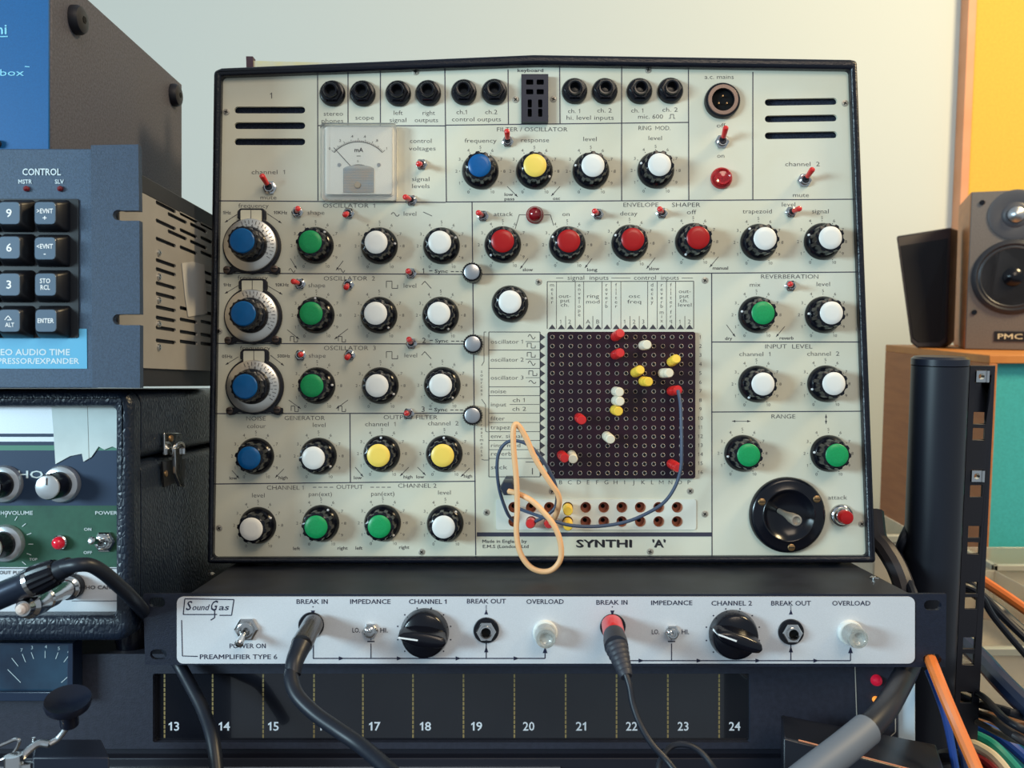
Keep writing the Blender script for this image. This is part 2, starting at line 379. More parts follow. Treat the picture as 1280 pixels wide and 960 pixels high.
# matrix legend
pline(mt, fp, [(684, 411), (684, 352), (867, 351.5), (867, 411)], .9)
for x in (695.5,719,729.5,752.5,764,776,809.5,821.5,833,844.5): line(mt, fp, x, 352, x, 411, .6)
for x in (707,741,787.5,799,856): line(mt, fp, x, 395, x, 411, .6)
def vert(st, x, y0, dy=5.3, h=4.6):
    for i, c in enumerate(st): T(c, x, y0+i*dy, None, h)
vert("meter", 690, 356); vert("envelope", 724, 356); vert("reverb", 758, 356); vert("filter", 770, 356); vert("decay", 815, 356)
vert("reverb", 827, 356); vert("mix", 827, 390); vert("filter", 838.5, 356); vert("frq", 838.5, 390)
for st, x, y, w in (("out-",706,370,16),("put",706,375.5,12),("ch.",706,381,11),("ring",741,370,16),("mod",741,377,18),("osc",793,370,15),("freq",793,377,18),
 ("out-",856,364,16),("put",855,370,12),("ch.",855,375.5,11),("level",856,381,18)): T(st, x, y, w, 4.6)
for st, x in (("1",701),("2",712),("A",735),("B",747),("1",781),("2",792.5),("3",804),("1",850),("2",861.5)): T(st, x, 402, None, 5)
line(mt, fp, 695, 347.5, 704, 347.5, .6); line(mt, fp, 764, 347.5, 788, 347.5, .6); line(mt, fp, 852, 347.5, 866, 347.5, .6)
CX = [690.2+11.45*i for i in range(16)]; RYs = [421.7+11.27*j for j in range(16)]
for x in CX: poly(mt, fp, [(x-4.6, 411.5), (x, 405.5), (x+4.6, 411.5)])
for y in RYs: poly(mt, fp, [(675, y-4.8), (681.5, y), (675, y+4.8)])
for i, x in enumerate(CX): T("ABCDEFGHIJKLMNOP"[i], x-1, 602.8, None, 5)
for j, y in enumerate(RYs): T(str(j+1), 875.5, y-.5, None, 4.6)
pline(mt, fp, [(611, 596), (611, 415), (675, 415), (675, 596), (611, 596)], .9)
for y in (437.5,460.5,483.5,494.5,516.5,528,539.5,550.5,562,573): line(mt, fp, 611, y, 675, y, .7)
line(mt, fp, 637, 505.5, 674, 505.5, .6); line(mt, fp, 657, 427, 675, 427, .7); line(mt, fp, 657, 449, 675, 449, .7); line(mt, fp, 657, 472, 675, 472, .6)
for st, y in (("oscillator 1",427),("oscillator 2",449.5),("oscillator 3",472),("noise",489),("input",505.5),("filter",523),("trapezoid",534),("env. signal",545),("ring  mod",556.5),("reverb",567),("stick",584)):
    T(st, 613, y, {"oscillator 1":42,"oscillator 2":42,"oscillator 3":42,"noise":20,"input":20,"filter":18,"trapezoid":37,"env. signal":40,"ring  mod":38,"reverb":27,"stick":21}[st], 5, left=True)
T("ch 1", 649, 500, 17, 5); T("ch 2", 649, 511, 18, 5)
for k, y in enumerate((421, 432, 443.5, 454)): sine(660, y, 9, 3) if k % 3 == 0 else square(659, y, 10, 6)
square(661, 466.5, 10, 6); sine(661, 477.5, 9, 2)
pline(mt, fp, [(657, 577.5), (669, 577.5)], .8); pline(mt, fp, [(665.5, 585), (665.5, 593)], 1)
vert("sources", 602, 464, 4.7, 4); vert("treatments", 602, 526, 4.7, 4)
pline(mt, fp, [(608, 415), (605, 415), (605, 452), (602, 457)], .7); pline(mt, fp, [(602, 499), (607, 506), (607, 539), (610, 540)], .7); pline(mt, fp, [(602, 574), (605, 575), (611, 575)], .7)
# ---- knobs: px, py, colour, pointer angle
KN = [(600.5,214,blue,60),(668,214,yellow,-25),(738.5,214,white,165),(819.5,213,white,160),
 (628.5,306,red,224),(709,306,red,155),(787,304,red,155),(866.5,302,red,238),(948,303,white,130),(1027.5,302,white,160),
 (394.5,307,green,50),(474.5,307.5,white,5),(552,307.5,white,27),(395.5,394,green,89),(474,394,white,-52),(551,394,white,-61),
 (396.5,482,green,2),(475.7,482,white,-31),(553,481.5,white,-50),(320,570,blue,25),(398.3,570,white,-37),(477.5,567,yellow,90),(555.5,567,yellow,90),
 (322.7,656.5,white,30),(401.5,654,green,60),(478.5,653.5,green,-45),(556.7,654,white,48),(637.5,380,white,18),
 (945.5,393.5,green,170),(1028.7,393.5,white,178),(945.5,480,white,236),(1031.7,479.6,white,200),(928,566.5,green,190),(1035.5,566.7,green,175)]
for x, y, m, pa in KN:
    if abs(x-637.5) > 1:
        for n in range(11):
            a = R(240-30*n); T(str(n), x+30*math.cos(a), y-30*math.sin(a), None, 3.6)
            line(mt, fp, x+25.5*math.cos(a), y-25.5*math.sin(a), x+26.6*math.cos(a), y-26.6*math.sin(a), .8)
mt.build('panel_lettering', ink, panel, smooth=False)
def knob_meshes():
    mb = MB()
    mb.lathe((0,0,0), [(23*s, 0), (23*s, 0.0012), (21.5*s, 0.0032), (19.2*s, 0.0046), (18.4*s, 0.0050)], 48)
    mb.lathe((0,0,0), [(17.6*s, 0.0040), (17.0*s, 0.0145), (16.6*s, 0.0152), (14.4*s, 0.0157)], 60, lobes=10, amp=1.3*s, lobe_to=2)
    g = mb.build('knob', black, ang=28)
    cp = {}
    for m in (white, green, blue, red, yellow):
        mb = MB(); mb.lathe((0,0,0), [(14.0*s, 0.0150), (14.0*s, 0.0160), (13.0*s, 0.01645), (8*s, 0.0167), (1*s, 0.0168)], 32)
        cp[m.name] = mb.build('cap', m)
    mb = MB(); mb.lathe((0,0,0), [(1.5*s, 0.0), (1.4*s, 0.0011), (0.8*s, 0.0013)], 10, Vector((0, -1, 0)))
    return g, cp, mb.build('pointer_dot', dot)
g0, cp0, pd0 = knob_meshes()
for x, y, m, pa in KN:
    k = dupmesh(g0, syn, sq(x, y, -0.0003))
    k.rotation_euler = (0, R(random.uniform(0, 30)), 0)
    ang = R(pa) + k.rotation_euler.y
    dupmesh(cp0[m.name], k, (0, 0, 0))
    dupmesh(pd0, k, (20.3*s*math.cos(ang), -0.0036, 20.3*s*math.sin(ang)))
for o in [g0, pd0]+list(cp0.values()): bpy.data.objects.remove(o)
# ---- vernier dials
def vernier(x, y, a0):
    e = bpy.data.objects.new('vernier_dial', None); COL.objects.link(e); e.parent = syn; e.location = sq(x, y)
    fl = lambda u, v, w: Vector((u*s, w, -v*s))
    mb = MB(); out = []
    for i in range(41):
        a = R(-62+ 304*i/40) ; out.append((36*math.cos(a), -36*math.sin(a)))
    # outline: ring with two screw lugs below and a window tab on top
    pts = []
    for d in range(-45, 68, 6): pts.append((36*math.cos(R(d)), -36*math.sin(R(d))))
    pts += [(17.5, -34), (17.5, -43), (14, -46.5), (-14, -46.5), (-17.5, -43), (-17.5, -34)]
    for d in range(113, 228, 6): pts.append((36*math.cos(R(d)), -36*math.sin(R(d))))
    pts += [(-35, 27), (-35, 33), (-31, 36), (-25, 35), (-20, 32), (0, 35.5), (20, 32), (25, 35), (31, 36), (35, 33), (35, 27)]
    mb.plate(pts, [], fl, -0.0035, 0.0)
    mb.build('housing', blackm, e, bevel=0.0006)
    mb = MB(); mb.plate(rrect(-13, -44, 13, -30, 1.5), [], fl, -0.0042, -0.0035); mb.build('window', cream, e, smooth=False)
    mb = MB(); mb.lathe((0, 0, 0), [(32.5*s, 0.0035), (32.5*s, 0.0068), (31.5*s, 0.0072), (16*s, 0.0078)], 48); mb.build('dial_plate', alu, e)
    mb = MB(); fd = lambda u, v: Vector((u*s, -0.0078, -v*s))
    for i in range(17):
        a = R(110-9*i); r0 = 27.5 if i % 2 else 25.5
        line(mb, fd, r0*math.cos(a), -r0*math.sin(a), 30.3*math.cos(a), -30.3*math.sin(a), .6)
    for i in range(8):
        a = R(100-18*i); text(mb, fd, str(7-i), 23.8*math.cos(a), -23.8*math.sin(a), 3.2, None, 'reg', rot=math.pi/2-a)
    line(mb, lambda u, v: Vector((u*s, -0.0043, -v*s)), 0, -44, 0, -31, .8)
    mb.build('scale_marks', ink, e, smooth=False)
    for sx, sy_ in ((-30, 30), (29, 29)):
        mb = MB(); mb.lathe((sx*s, -0.0035, -sy_*s), [(4.6*s, 0), (4.4*s, 0.0012), (3*s, 0.0016)], 16)
        mb.mi = 1; mb.box((sx-3.2)*s, (sx+3.2)*s, -0.0053, -0.005, (-sy_-.6)*s, (-sy_+.6)*s)
        mb.build('screw', [mat('dark_bronze_screw', (84, 72, 66), .35, metal=.6), hole], e)
    mb = MB(); mb.lathe((0, 0, 0), [(22*s, 0.0078), (22*s, 0.0105), (20.5*s, 0.0125), (18.6*s, 0.0130), (18.2*s, 0.0225), (17.4*s, 0.0236), (15*s, 0.0240)], 48, lobes=16, amp=.8*s, lobe_from=3, lobe_to=5)
    mb.build('knob', black, e, ang=28)
    mb = MB(); mb.lathe((0, 0, 0), [(15*s, 0.0235), (15*s, 0.0245), (13.8*s, 0.0251), (7*s, 0.0255), (1*s, 0.0256)], 32); mb.build('cap', blue, e)
vernier(316, 308, 0); vernier(317.5, 395.5, 0); vernier(319.5, 483, 0)
# ---- toggle switches with red levers
SW = [(337.5,235,327,219),(372,265.7,372.5,260.5),(436,267,431,268.7),(527,206,523,205),(514.5,251,506,246),(634.5,177.5,633.7,163),(902,177.5,907.5,158.7),
 (1005,225.7,1016,211),(603.7,270.5,597.5,265.7),(747,268,743,263.7),(827,266.7,824.5,261),(988,265.5,1000,260.5),(987.5,357.5,987.7,355),
 (375.5,355,366,351.7),(435.7,356,432.5,359.5),(513.7,342,510,338.7),(514.5,429.5,511,423.7),(376,444,376,443),(437.5,444,433.7,447),(511,517,508,516.5)]
for nx, ny, tx, ty in SW:
    big = ny < 240 and nx != 527 and nx != 634.5; rr = 9 if big else 7.4
    b = sq(nx, ny, 0)
    mb = MB(); mb.lathe(b, [(rr*s, 0), (rr*s, 0.0014), (rr*.8*s, 0.0019)], 6); mb.lathe(b, [(rr*.72*s, 0.0015), (rr*.72*s, 0.0034), (rr*.62*s, 0.0038)], 18)
    sw = mb.build('toggle_switch', chrome, syn)
    tip = SY.u(tx, ty, -0.0125 if not big else -0.013); st = b + Vector((0, -0.0025, 0)); d = (tip-st).normalized()
    mb = MB(); mb.lathe(b, [(rr*.55*s, 0.0036), (rr*.45*s, 0.0045)], 12)
    mb.cyl(st, st+(tip-st)*.45, 2.6*s, 2.9*s, 12); mb.build('lever_bush', blackm, sw)
    L = (tip-st).length
    mb = MB(); mb.lathe(st, [(3.0*s, L*.3), (3.1*s, L*.42), (3.6*s, L*.9), (3.2*s, L*.98), (1.5*s, L*1.04)], 14, d)
    mb.build('lever', redp, sw)
# ---- jack sockets
for x, y in [(416,117.5),(453.7,117.5),(498,117.5),(535.5,117),(580,116),(618,115.5),(718,114.5),(755.7,114.5),(799,114.5),(837.5,114)]:
    mb = MB(); c = sq(x, y)
    mb.lathe(c, [(16*s, 0), (16*s, 0.002), (14.5*s, 0.0034), (12*s, 0.0038)], 32)
    mb.lathe(c, [(13.2*s, 0.0036), (13.2*s, 0.0062), (12.2*s, 0.0068), (8.2*s, 0.0069)], 6, cap1=False)
    mb.lathe(c, [(9.3*s, 0.0066), (9.0*s, 0.009), (8.3*s, 0.0096), (6.6*s, 0.0095), (6.3*s, 0.002)], 24, cap0=False, cap1=True)
    j = mb.build('jack_socket', black, syn)
    mb = MB(); mb.lathe(c, [(5.6*s, 0.0021), (5.6*s, 0.0023)], 16); mb.build('socket_hole', hole, j)
# ---- mains inlet, lamps, button
c = sq(902, 127); mb = MB()
mb.lathe(c, [(22*s, 0), (22*s, 0.003), (21*s, 0.004), (19*s, 0.0044)], 40, cap1=False); mb.lathe(c, [(14*s, 0.0046), (14*s, 0.0005)], 32, cap0=False)
mi_ = mb.build('mains_socket', black, syn)
mb = MB(); mb.lathe(c, [(19.3*s, 0.0042), (18.5*s, 0.0050), (14.2*s, 0.0050), (13.8*s, 0.0042)], 40, cap0=False, cap1=False); mb.build('socket_ring', mat('bronze_ring', (112, 96, 90), 0.35, metal=.7), mi_)
mb = MB(); mb.lathe(c, [(13.9*s, 0.0008), (13.9*s, 0.0010)], 30); mb.build('socket_hole', hole, mi_)
mb = MB()
for dx, dy in ((0, -5), (-5, 4), (5, 4)): mb.cyl(c+Vector((dx*s, -0.001, -dy*s)), c+Vector((dx*s, -0.004, -dy*s)), 1*s)
mb.build('contact_pin', brass, mi_)
c = sq(668.5, 269); mb = MB(); mb.lathe(c, [(11*s, 0), (11*s, .0012), (10.2*s, .0018)], 32); lamp = mb.build('indicator_lamp', ruby, syn)
mb = MB(); mb.lathe(c, [(10*s, .0016), (9.4*s, .0035), (7.4*s, .0058), (4.4*s, .0070), (1*s, .0075)], 32); mb.build('lens', ruby, lamp)
c = sq(901.5, 223); mb = MB(); mb.lathe(c, [(13.5*s, 0), (13.5*s, .0012), (12.5*s, .002)], 32); lamp = mb.build('pilot_lamp', mat('red_bezel', (170, 34, 38), .25, coat=.5), syn)
mb = MB(); mb.lathe(c, [(11*s, .0018), (11*s, .0052), (9.5*s, .0060), (7*s, .0052), (3*s, .0056), (.5*s, .0058)], 24); mb.build('lens', mat('red_pilot_lens', (158, 20, 26), .15, coat=.6, noise=.3, nscale=900), lamp)
c = sq(1051.5, 644.5); mb = MB(); mb.lathe(c, [(14.5*s, 0), (14.5*s, .001), (13*s, .0022), (11*s, .0028), (10*s, .005), (9*s, .0055)], 36); bt = mb.build('push_button', chrome, syn)
mb = MB(); mb.lathe(c, [(8.6*s, .005), (8.6*s, .0098), (7.6*s, .0108), (3*s, .0112), (.5*s, .0113)], 28); mb.build('button_cap', red, bt)
# ---- keyboard connector
mb = MB(); hs = []
for x in (662, 675):
    for y in (106, 118): hs.append(rrect(x-4.5, y-3.2, x+4.5, y+3.2, .8, 1))
    for y in (132.5, 144): hs.append(rrect(x-2.6, y-5, x+2.6, y+5, .8, 1))
mb.plate([(651.5, 96), (685, 96), (685, 155), (651.5, 155)], hs, lambda u, v, w: sq(u, v, w), -0.0055, -0.0005)
kc = mb.build('keyboard_connector', mat('connector_plastic', (34, 36, 50), .4), syn, bevel=0)
mb = MB(); a = sq(652, 154, -0.0012); b = sq(684, 97, -0.0008); mb.box(a.x, b.x, a.y, b.y, a.z, b.z); mb.build('contact_bed', hole, kc)
# ---- screws
screwm = mat('worn_screw_head', (170, 164, 152), .4, metal=.35)
def screw_mesh(r=5.2, m=screwm):
    mb = MB(); mb.lathe((0, 0, 0), [(r*s, -.0003), (r*.95*s, .0003), (r*.7*s, .0005)], 18)
    mb.mi = 1
    mb.box(-r*.55*s, r*.55*s, -.0007, -.0004, -.5*s, .5*s); mb.box(-.5*s, .5*s, -.0007, -.0004, -r*.55*s, r*.55*s)
    return mb.build('panel_screw', [m, hole], None, ang=50)
sm = screw_mesh(4.3)
for x, y in [(519.5,90),(810,87.5),(644.5,124.5),(691.7,124),(673,352.5),(881,350.5),(608,640.5),(690,614),(862.5,613.7),(881,642.5),(283,140),(1056,129),(1074,411),(1077,655),(527,690),(812.5,689.5),(274,660),(274,414)]:
    dupmesh(sm, syn, sq(x, y), rot=(0, random.random(), 0))
bpy.data.objects.remove(sm)
# ---- meter
ME = lambda u, v, w: sq(u, v, w)
mb = MB(); mb.plate(rrect(404, 158.5, 497, 252, 4), [], ME, -0.004, 0.0)
mtr = mb.build('panel_meter', mat('meter_back', (232, 230, 222), .4), syn, bevel=.0008)
mb = MB(); mb.plate(rrect(408, 161, 492.5, 247, 3), [], ME, -0.0052, -0.004); mb.build('meter_face', mat('meter_card', (246, 248, 244), .5), mtr, smooth=False)
mb = MB(); fm = lambda x, y: sq(x, y, -0.0054)
ccx, ccy = 449.5, 220
arc = [(ccx+40*math.cos(R(a)), ccy-40*math.sin(R(a))) for a in range(42, 139, 4)]
pline(mb, fm, arc, .7)
for i in range(41):
    a = R(138-i*96/40); r1 = 44.5 if i % 10 == 0 else (43.5 if i % 5 == 0 else 42)
    line(mb, fm, ccx+40*math.cos(a), ccy-40*math.sin(a), ccx+r1*math.cos(a), ccy-r1*math.sin(a), .5)
for i, t in enumerate(("0", ".2", ".4", ".6", ".8", "1")):
    a = R(138-i*96/5); text(mb, fm, t, ccx+47.5*math.cos(a), ccy-47.5*math.sin(a), 3, None, 'reg')
text(mb, fm, "mA", 450, 190, 5.2, 11, 'bold'); line(mb, fm, 447.5, 197.5, 452.5, 197.5, .7); text(mb, fm, "0", 449, 204, 2.5, None, 'thin')
line(mb, fm, 441, 211, 419, 187, .7)
mb.build('meter_scale', ink, mtr, smooth=False)
mb = MB(); poly(mb, lambda x, y: sq(x, y, -.0055), [(450+11*math.cos(R(a)), 212-4*math.sin(R(a))) for a in range(0, 181, 15)]); mb.build('needle_hub', ink, mtr, smooth=False)
mb = MB(); mb.plate([(431, 243), (431, 214)]+[(450+19*math.cos(R(a)), 214-5*math.sin(R(a))) for a in range(165, 14, -15)]+[(469, 214), (469, 243)], [], ME, -.0060, -.0056)
mb.build('frosted_window', mat('frosted_window', (190, 200, 206), .3, rgb2=(214, 196, 176), nscale=120), mtr, smooth=False)
mb = MB(); fg = lambda x, y: sq(x, y, -.00605)
for k in range(19): line(mb, fg, 432+k*2, 213, 432+k*2, 243, .35)
for k in range(15): line(mb, fg, 431, 214+k*2, 469, 214+k*2, .35)
mb.build('window_grid', mat('grid_blue', (130, 150, 170), .5), mtr, smooth=False)
mb = MB(); mb.lathe(sq(449, 234, -.006), [(4*s, 0), (4*s, .0008), (3*s, .0012)], 18); mb.build('adjuster', mat('adjuster_tan', (196, 180, 160), .4), mtr)
for x, y in ((426, 208.5), (475, 208.5)):
    mb = MB(); mb.lathe(sq(x, y, -.0052), [(2.4*s, 0), (2.2*s, .0006)], 12); mb.build('screw', steel, mtr)
gl = bpy.data.materials.new('clear_meter_cover'); gl.use_nodes = True
nt = gl.node_tree; nt.nodes.clear(); oo = nt.nodes.new('ShaderNodeOutputMaterial'); mx = nt.nodes.new('ShaderNodeMixShader'); tr = nt.nodes.new('ShaderNodeBsdfTransparent'); gs = nt.nodes.new('ShaderNodeBsdfGlossy'); fr_ = nt.nodes.new('ShaderNodeFresnel')
gs.inputs['Roughness'].default_value = .06; tr.inputs[0].default_value = (1, 1, .99, 1); fr_.inputs[0].default_value = 1.4
nt.links.new(fr_.outputs[0], mx.inputs[0]); nt.links.new(tr.outputs[0], mx.inputs[1]); nt.links.new(gs.outputs[0], mx.inputs[2]); nt.links.new(mx.outputs[0], oo.inputs[0])
mb = MB(); mb.plate(rrect(403.5, 158, 497.5, 252.5, 5), [rrect(409, 162, 492, 246, 3)], ME, -0.0085, -.004, back=False); mb.plate(rrect(409, 162, 492, 246, 3), [], ME, -0.0085, -.0080)
mb.build('clear_cover', gl, mtr, bevel=.0008)
# ---- sync knobs
for x, y in ((590.5, 342), (591.7, 430.7), (591.2, 519)):
    c = sq(x, y); mb = MB(); mb.lathe(c, [(12*s, 0), (12*s, .007), (11*s, .0082), (9.6*s, .0086)], 48, lobes=24, amp=.6*s); k = mb.build('sync_knob', black, syn, ang=25)
    mb = MB(); mb.lathe(c, [(9.6*s, .0084), (9.4*s, .0092), (8*s, .0095)], 32); mb.build('cap', steel, k)
# ---- joystick
c = sq(983, 643); mb = MB()
mb.lathe(c, [(47*s, 0), (47*s, .003), (45*s, .0048), (42*s, .0054), (34*s, .0054), (32*s, .0062), (30.5*s, .0058), (29*s, .0045), (20*s, .0022), (10*s, .0010), (4*s, .0008)], 56)
js = mb.build('joystick', black, syn, ang=60)
for x, y in ((949.5, 626), (1017.5, 622.5), (986, 682.5)):
    mb = MB(); mb.lathe(sq(x, y, -.0052), [(4.6*s, 0), (4.4*s, .0007), (3.6*s, .001)], 18); mb.mi = 1; v = sq(x, y); mb.box(v.x-3.6*s, v.x+3.6*s, -.0065, -.0061, v.z-.5*s, v.z+.5*s)
    mb.build('screw', [brass, hole], js)
p0 = sq(973, 638, -.002); p1 = SY.u(995.5, 650.5, -.034); d = (p1-p0)
mb = MB(); L = d.length
mb.lathe(p0, [(3.2*s, 0), (3.4*s, L*.3), (4.4*s, L*.5), (6.3*s, L*.75), (6.8*s, L*.95), (6.6*s, L), (4.9*s, L*1.005), (4.6*s, L*.93), (1*s, L*.92)], 24, d)
mb.build('stick', mat('bead_blasted_alloy', (176, 166, 152), .4, metal=.6), js)
# ---- pin matrix
mb = MB(); mb.plate(rrect(684, 415, 868, 597.5, 3), [], ME, -0.0032, 0.0)
mxb = mb.build('pin_matrix', maroon, syn, bevel=.0004)
mb = MB(); mb.lathe((0, 0, 0), [(2.9*s, 0), (2.8*s, .0005), (2.4*s, .0007), (2.0*s, .0005), (1.95*s, .0001)], 12, cap0=False, cap1=False)
mb.mi = 1; mb.lathe((0, 0, 0), [(1.97*s, .0001), (1.97*s, .00015)], 10)
ey = mb.build('pin_socket', [eyelet, hole], None)
for x in CX:
    for y in RYs: dupmesh(ey, mxb, sq(x, y, -.0032))
bpy.data.objects.remove(ey)
# ---- pin storage tray
SH = [(x, y) for x in (642,664,686.5,709.5,732,754.5,777,800,823,846) for y in (633.8, 651.5)]
mb = MB(); mb.plate(rrect(620, 624, 870, 662, 3), [circ(x, y, 6.6, 18) for x, y in SH], ME, -0.0008, 0.0014)
tp = mb.build('pin_tray', mat('white_tray_plate', (220, 221, 210), .4), syn)
for x, y in SH:
    mb = MB(); mb.lathe(sq(x, y, .012), [(6.6*s, .0132), (6.2*s, .006)], 18, cap0=False, cap1=False)
    mb.mi = 1; mb.lathe(sq(x, y, .0062), [(2.6*s, 0), (2.6*s, .0006)], 12)
    mb.build('tray_hole', [tancopper, hole], tp)
mb = MB(); a = sq(619, 663, .0058); b = sq(871, 623, .0068); mb.box(a.x, b.x, a.y, b.y, a.z, b.z); mb.build('tray_back', tancopper, tp)

# ================================================================ patch pins
def plug(name, b, t, r, m, label, group, collar=True):
    mb = MB(); d = t-b; L = d.length
    mb.lathe(b, [(r*.86, 0), (r, L*.1), (r, L*.62), (r*.93, L*.66), (r*.97, L*.7), (r*.97, L*.94), (r*.8, L), (r*.2, L*1.005)], 20, d)
    e = thing(name, label, 'patch pin', Fr(640, 480, 0.61), group)
    mw = G @ Matrix.Translation(SY.o + b)
    for v in mb.bm.verts: v.co -= b
    e.matrix_world = mw
    mb.build('grip', m, e)
    mb = MB(); mb.cyl((0, 0, 0), -(d.normalized())*0.004 if collar else -(d.normalized())*.006, .0006, seg=8); mb.build('shaft', chrome, e)
    return e
names = {'r': ('red', redp), 'w': ('ivory white', whip), 'y': ('yellow', yelp)}
for cc, bx, by, tx, ty, l in [('r',768,421.5,775.5,416.5,'topmost red patch pin at the upper edge of the pin matrix'),
 ('r',768,444,775.5,441,'red patch pin just below the topmost one in the matrix'),
 ('w',803,432,809,431,'highest ivory patch pin in the matrix, right of the two upper red pins'),
 ('y',838.5,453,845.5,448.5,'yellow patch pin tilted up at the upper right of the matrix'),
 ('w',827,466.5,837,466.2,'ivory patch pin pointing right below the tilted yellow pin'),
 ('y',793,466.3,800.5,462.3,'upper left of the two adjoining yellow patch pins in the matrix'),
 ('y',803,476.5,811,477.3,'lower right of the two adjoining yellow patch pins in the matrix'),
 ('w',769,489,774.5,490.2,'ivory patch pin on top of the stack of three in column H'),
 ('w',769,500.5,775.3,501.8,'ivory patch pin in the middle of the stack of three'),
 ('y',767.7,512,773.2,514.3,'yellow patch pin at the foot of the stack of three'),
 ('r',723,521.5,727.5,525.3,'lone red patch pin in the left middle of the matrix'),
 ('w',757.5,544.5,763.5,549.3,'lone ivory patch pin tilted down in the lower middle of the matrix'),
 ('r',701.5,568,706,573,'red patch pin beside an ivory one at the lower left of the matrix'),
 ('w',714,568,716.5,574,'ivory patch pin beside the lower left red pin of the matrix'),
 ('r',838,489,848,487.5,'red patch pin with the slate cable coming out of its head'),
 ('r',838,579,848,585,'red patch pin behind the hanging slate cable at lower right of matrix')]:
    b = SY.u(bx, by, -0.0042); t = SY.u(tx, ty, -0.0175)
    plug('patch_pin', b, t, 6.0*s, names[cc][1], l, 'patch pins in the matrix')
for cc, x, y, tx, ty, l in [('y',709.5,633.8,710,634.5,'upper yellow pin parked in the storage tray'),('y',709.5,651.5,710,653.5,'lower yellow pin parked in the storage tray'),
   ('r',664,651.5,663,652.5,'red pin with slate cable in lower tray hole left of the peach cable'),('r',686.5,651.5,686,652.5,'red pin in the tray hole holding the peach cable end')]:
    cname, m = names[cc]; plug('patch_pin', SY.u(x, y, .003), SY.u(tx, ty+(4.5 if cc == 'y' else 2.5), -0.014), 6.1*s, m, l, 'pins parked in the storage tray')
def cable(name, label, pts, r, m, cat='cable', group=None, fr=None, ends=None, seg=10):
    """pts: (px,py,depth)"""
    e = fr or Fr(pts[0][0], pts[0][1], pts[0][2]); o0 = e.o
    mb = MB(); mb.tube([P(*p)-o0 for p in pts], r, seg)
    o = mb.build(name, m, None, mw=e.mw); return tag(o, label, cat, group)
ZP = lambda L, dd: [(540+a/4, 420+b/4, d) for (a, b), d in zip(L, dd)]
cable('patch_cable', 'slate grey patch cable hanging from the matrix pin down to the storage tray',
  [(847.5,488,.592),(850.5,505,.588),(851.5,530,.586),(852,560,.584),(851,585,.584),(844,608,.585),(830,628,.586),(808,642,.587),(780,653,.588),(745,658,.589),(712,656.5,.586),(690,650,.585),(668,643,.592),(644,634,.606)], 2.1*s, greyc)
cable('patch_cable', 'slate grey patch cable looping up over the legend beside the matrix',
  [(642,651.5,.608),(634,641,.602),(625,615,.596),(621.5,590,.592),(623,568,.59),(632,554,.588),(645,551,.586),(660,556,.585),(675,570,.585),(690,595,.586),(696,615,.588),(694,634,.590),(682,645,.592),(665,654,.600)], 2.1*s, greyc)
bc = thing('banana_lead', 'peach coloured patch lead looping below the panel from a hexagonal black plug', 'cable', Fr(634, 610, .60))
bo = Fr(634, 610, .60).o
mb = MB(); mb.tube([P(*p)-bo for p in [(636,614,.578),(650,618,.572),(666,627,.568),(680,641,.566),(692,656,.565),(700,676,.565),(701,697,.566),(692,711,.567),(678,714.5,.568),(662,708,.568),(650,690,.568),(645.5,665,.568),(646.5,635,.568),(645.5,600,.567),(642,560,.566),(642,535,.566),(647,531,.567),(657,546,.568),(670,575,.569),(687,602,.570),(697,617,.572),(699,630,.575),(693,648,.585),(687,655,.602)]], 3.3*s, 12); mb.build('lead', beigec, bc)
mb = MB(); q0 = P(637, 602, .609)-bo; q1 = P(634.5, 611, .582)-bo; d = q1-q0; L = d.length
mb.lathe(q0, [(8.5*s, 0), (8.5*s, L*.22), (8*s, L*.25), (6*s, L*.27), (6*s, L*.45), (9*s, L*.47), (9.6*s, L*.55), (9.6*s, L*.95), (8*s, L), (3*s, L*1.01)], 6, d); mb.build('hexagonal_plug', mat('gunmetal_plug', (50, 56, 70), .35, metal=.3), bc)

# ================================================================ PREAMP
PA = Fr(680, 832, 0.531); ps = PA.s
pre = thing('preamplifier', 'one unit rack preamplifier with silver front plate and black ears under the synthesizer', 'preamp', PA)
pf = lambda u, v, w: PA.q(u, v, w)
mb = MB(); mb.plate([(181.5, 741), (1180, 741), (1179, 832), (184, 829)], [capsule(188.5, 209, 751.5, 6.3), capsule(190, 211, 816, 6.3), capsule(1152, 1174, 755, 6.3), capsule(1151, 1174, 822, 6.3)], pf, -0.003, 0.0)
mb.build('rack_panel', rackb, pre, smooth=False)
mb = MB(); sp = rrect(224, 744, 1140, 827, 8)
mb.plate(sp, [], pf, -0.0038, -0.003); mb.build('face_plate', silverp, pre, smooth=False)
mb = MB(); a = PA.q(236, 829, 0); b = PA.q(1138, 742.0, 0); mb.box(a.x, b.x, 0, 0.24, a.z, b.z)
mb.build('chassis', mat('chassis_paint', (30, 34, 44), .5, noise=.2, nscale=60), pre, bevel=.0006)
for x, y in ((263, 718), (1093, 723)):
    Y = 0.126*F/(y-480); v = Vector(((x-640)/F*Y, Y, -0.1263)) - PA.o
    mb = MB(); mb.lathe(v, [(.0028, 0), (.0028, .001), (.0016, .0018)], 14, Vector((0, 0, 1))); mb.build('lid_screw', chrome, pre)
fq = lambda x, y: PA.q(x, y, -0.00392)
mb = MB()
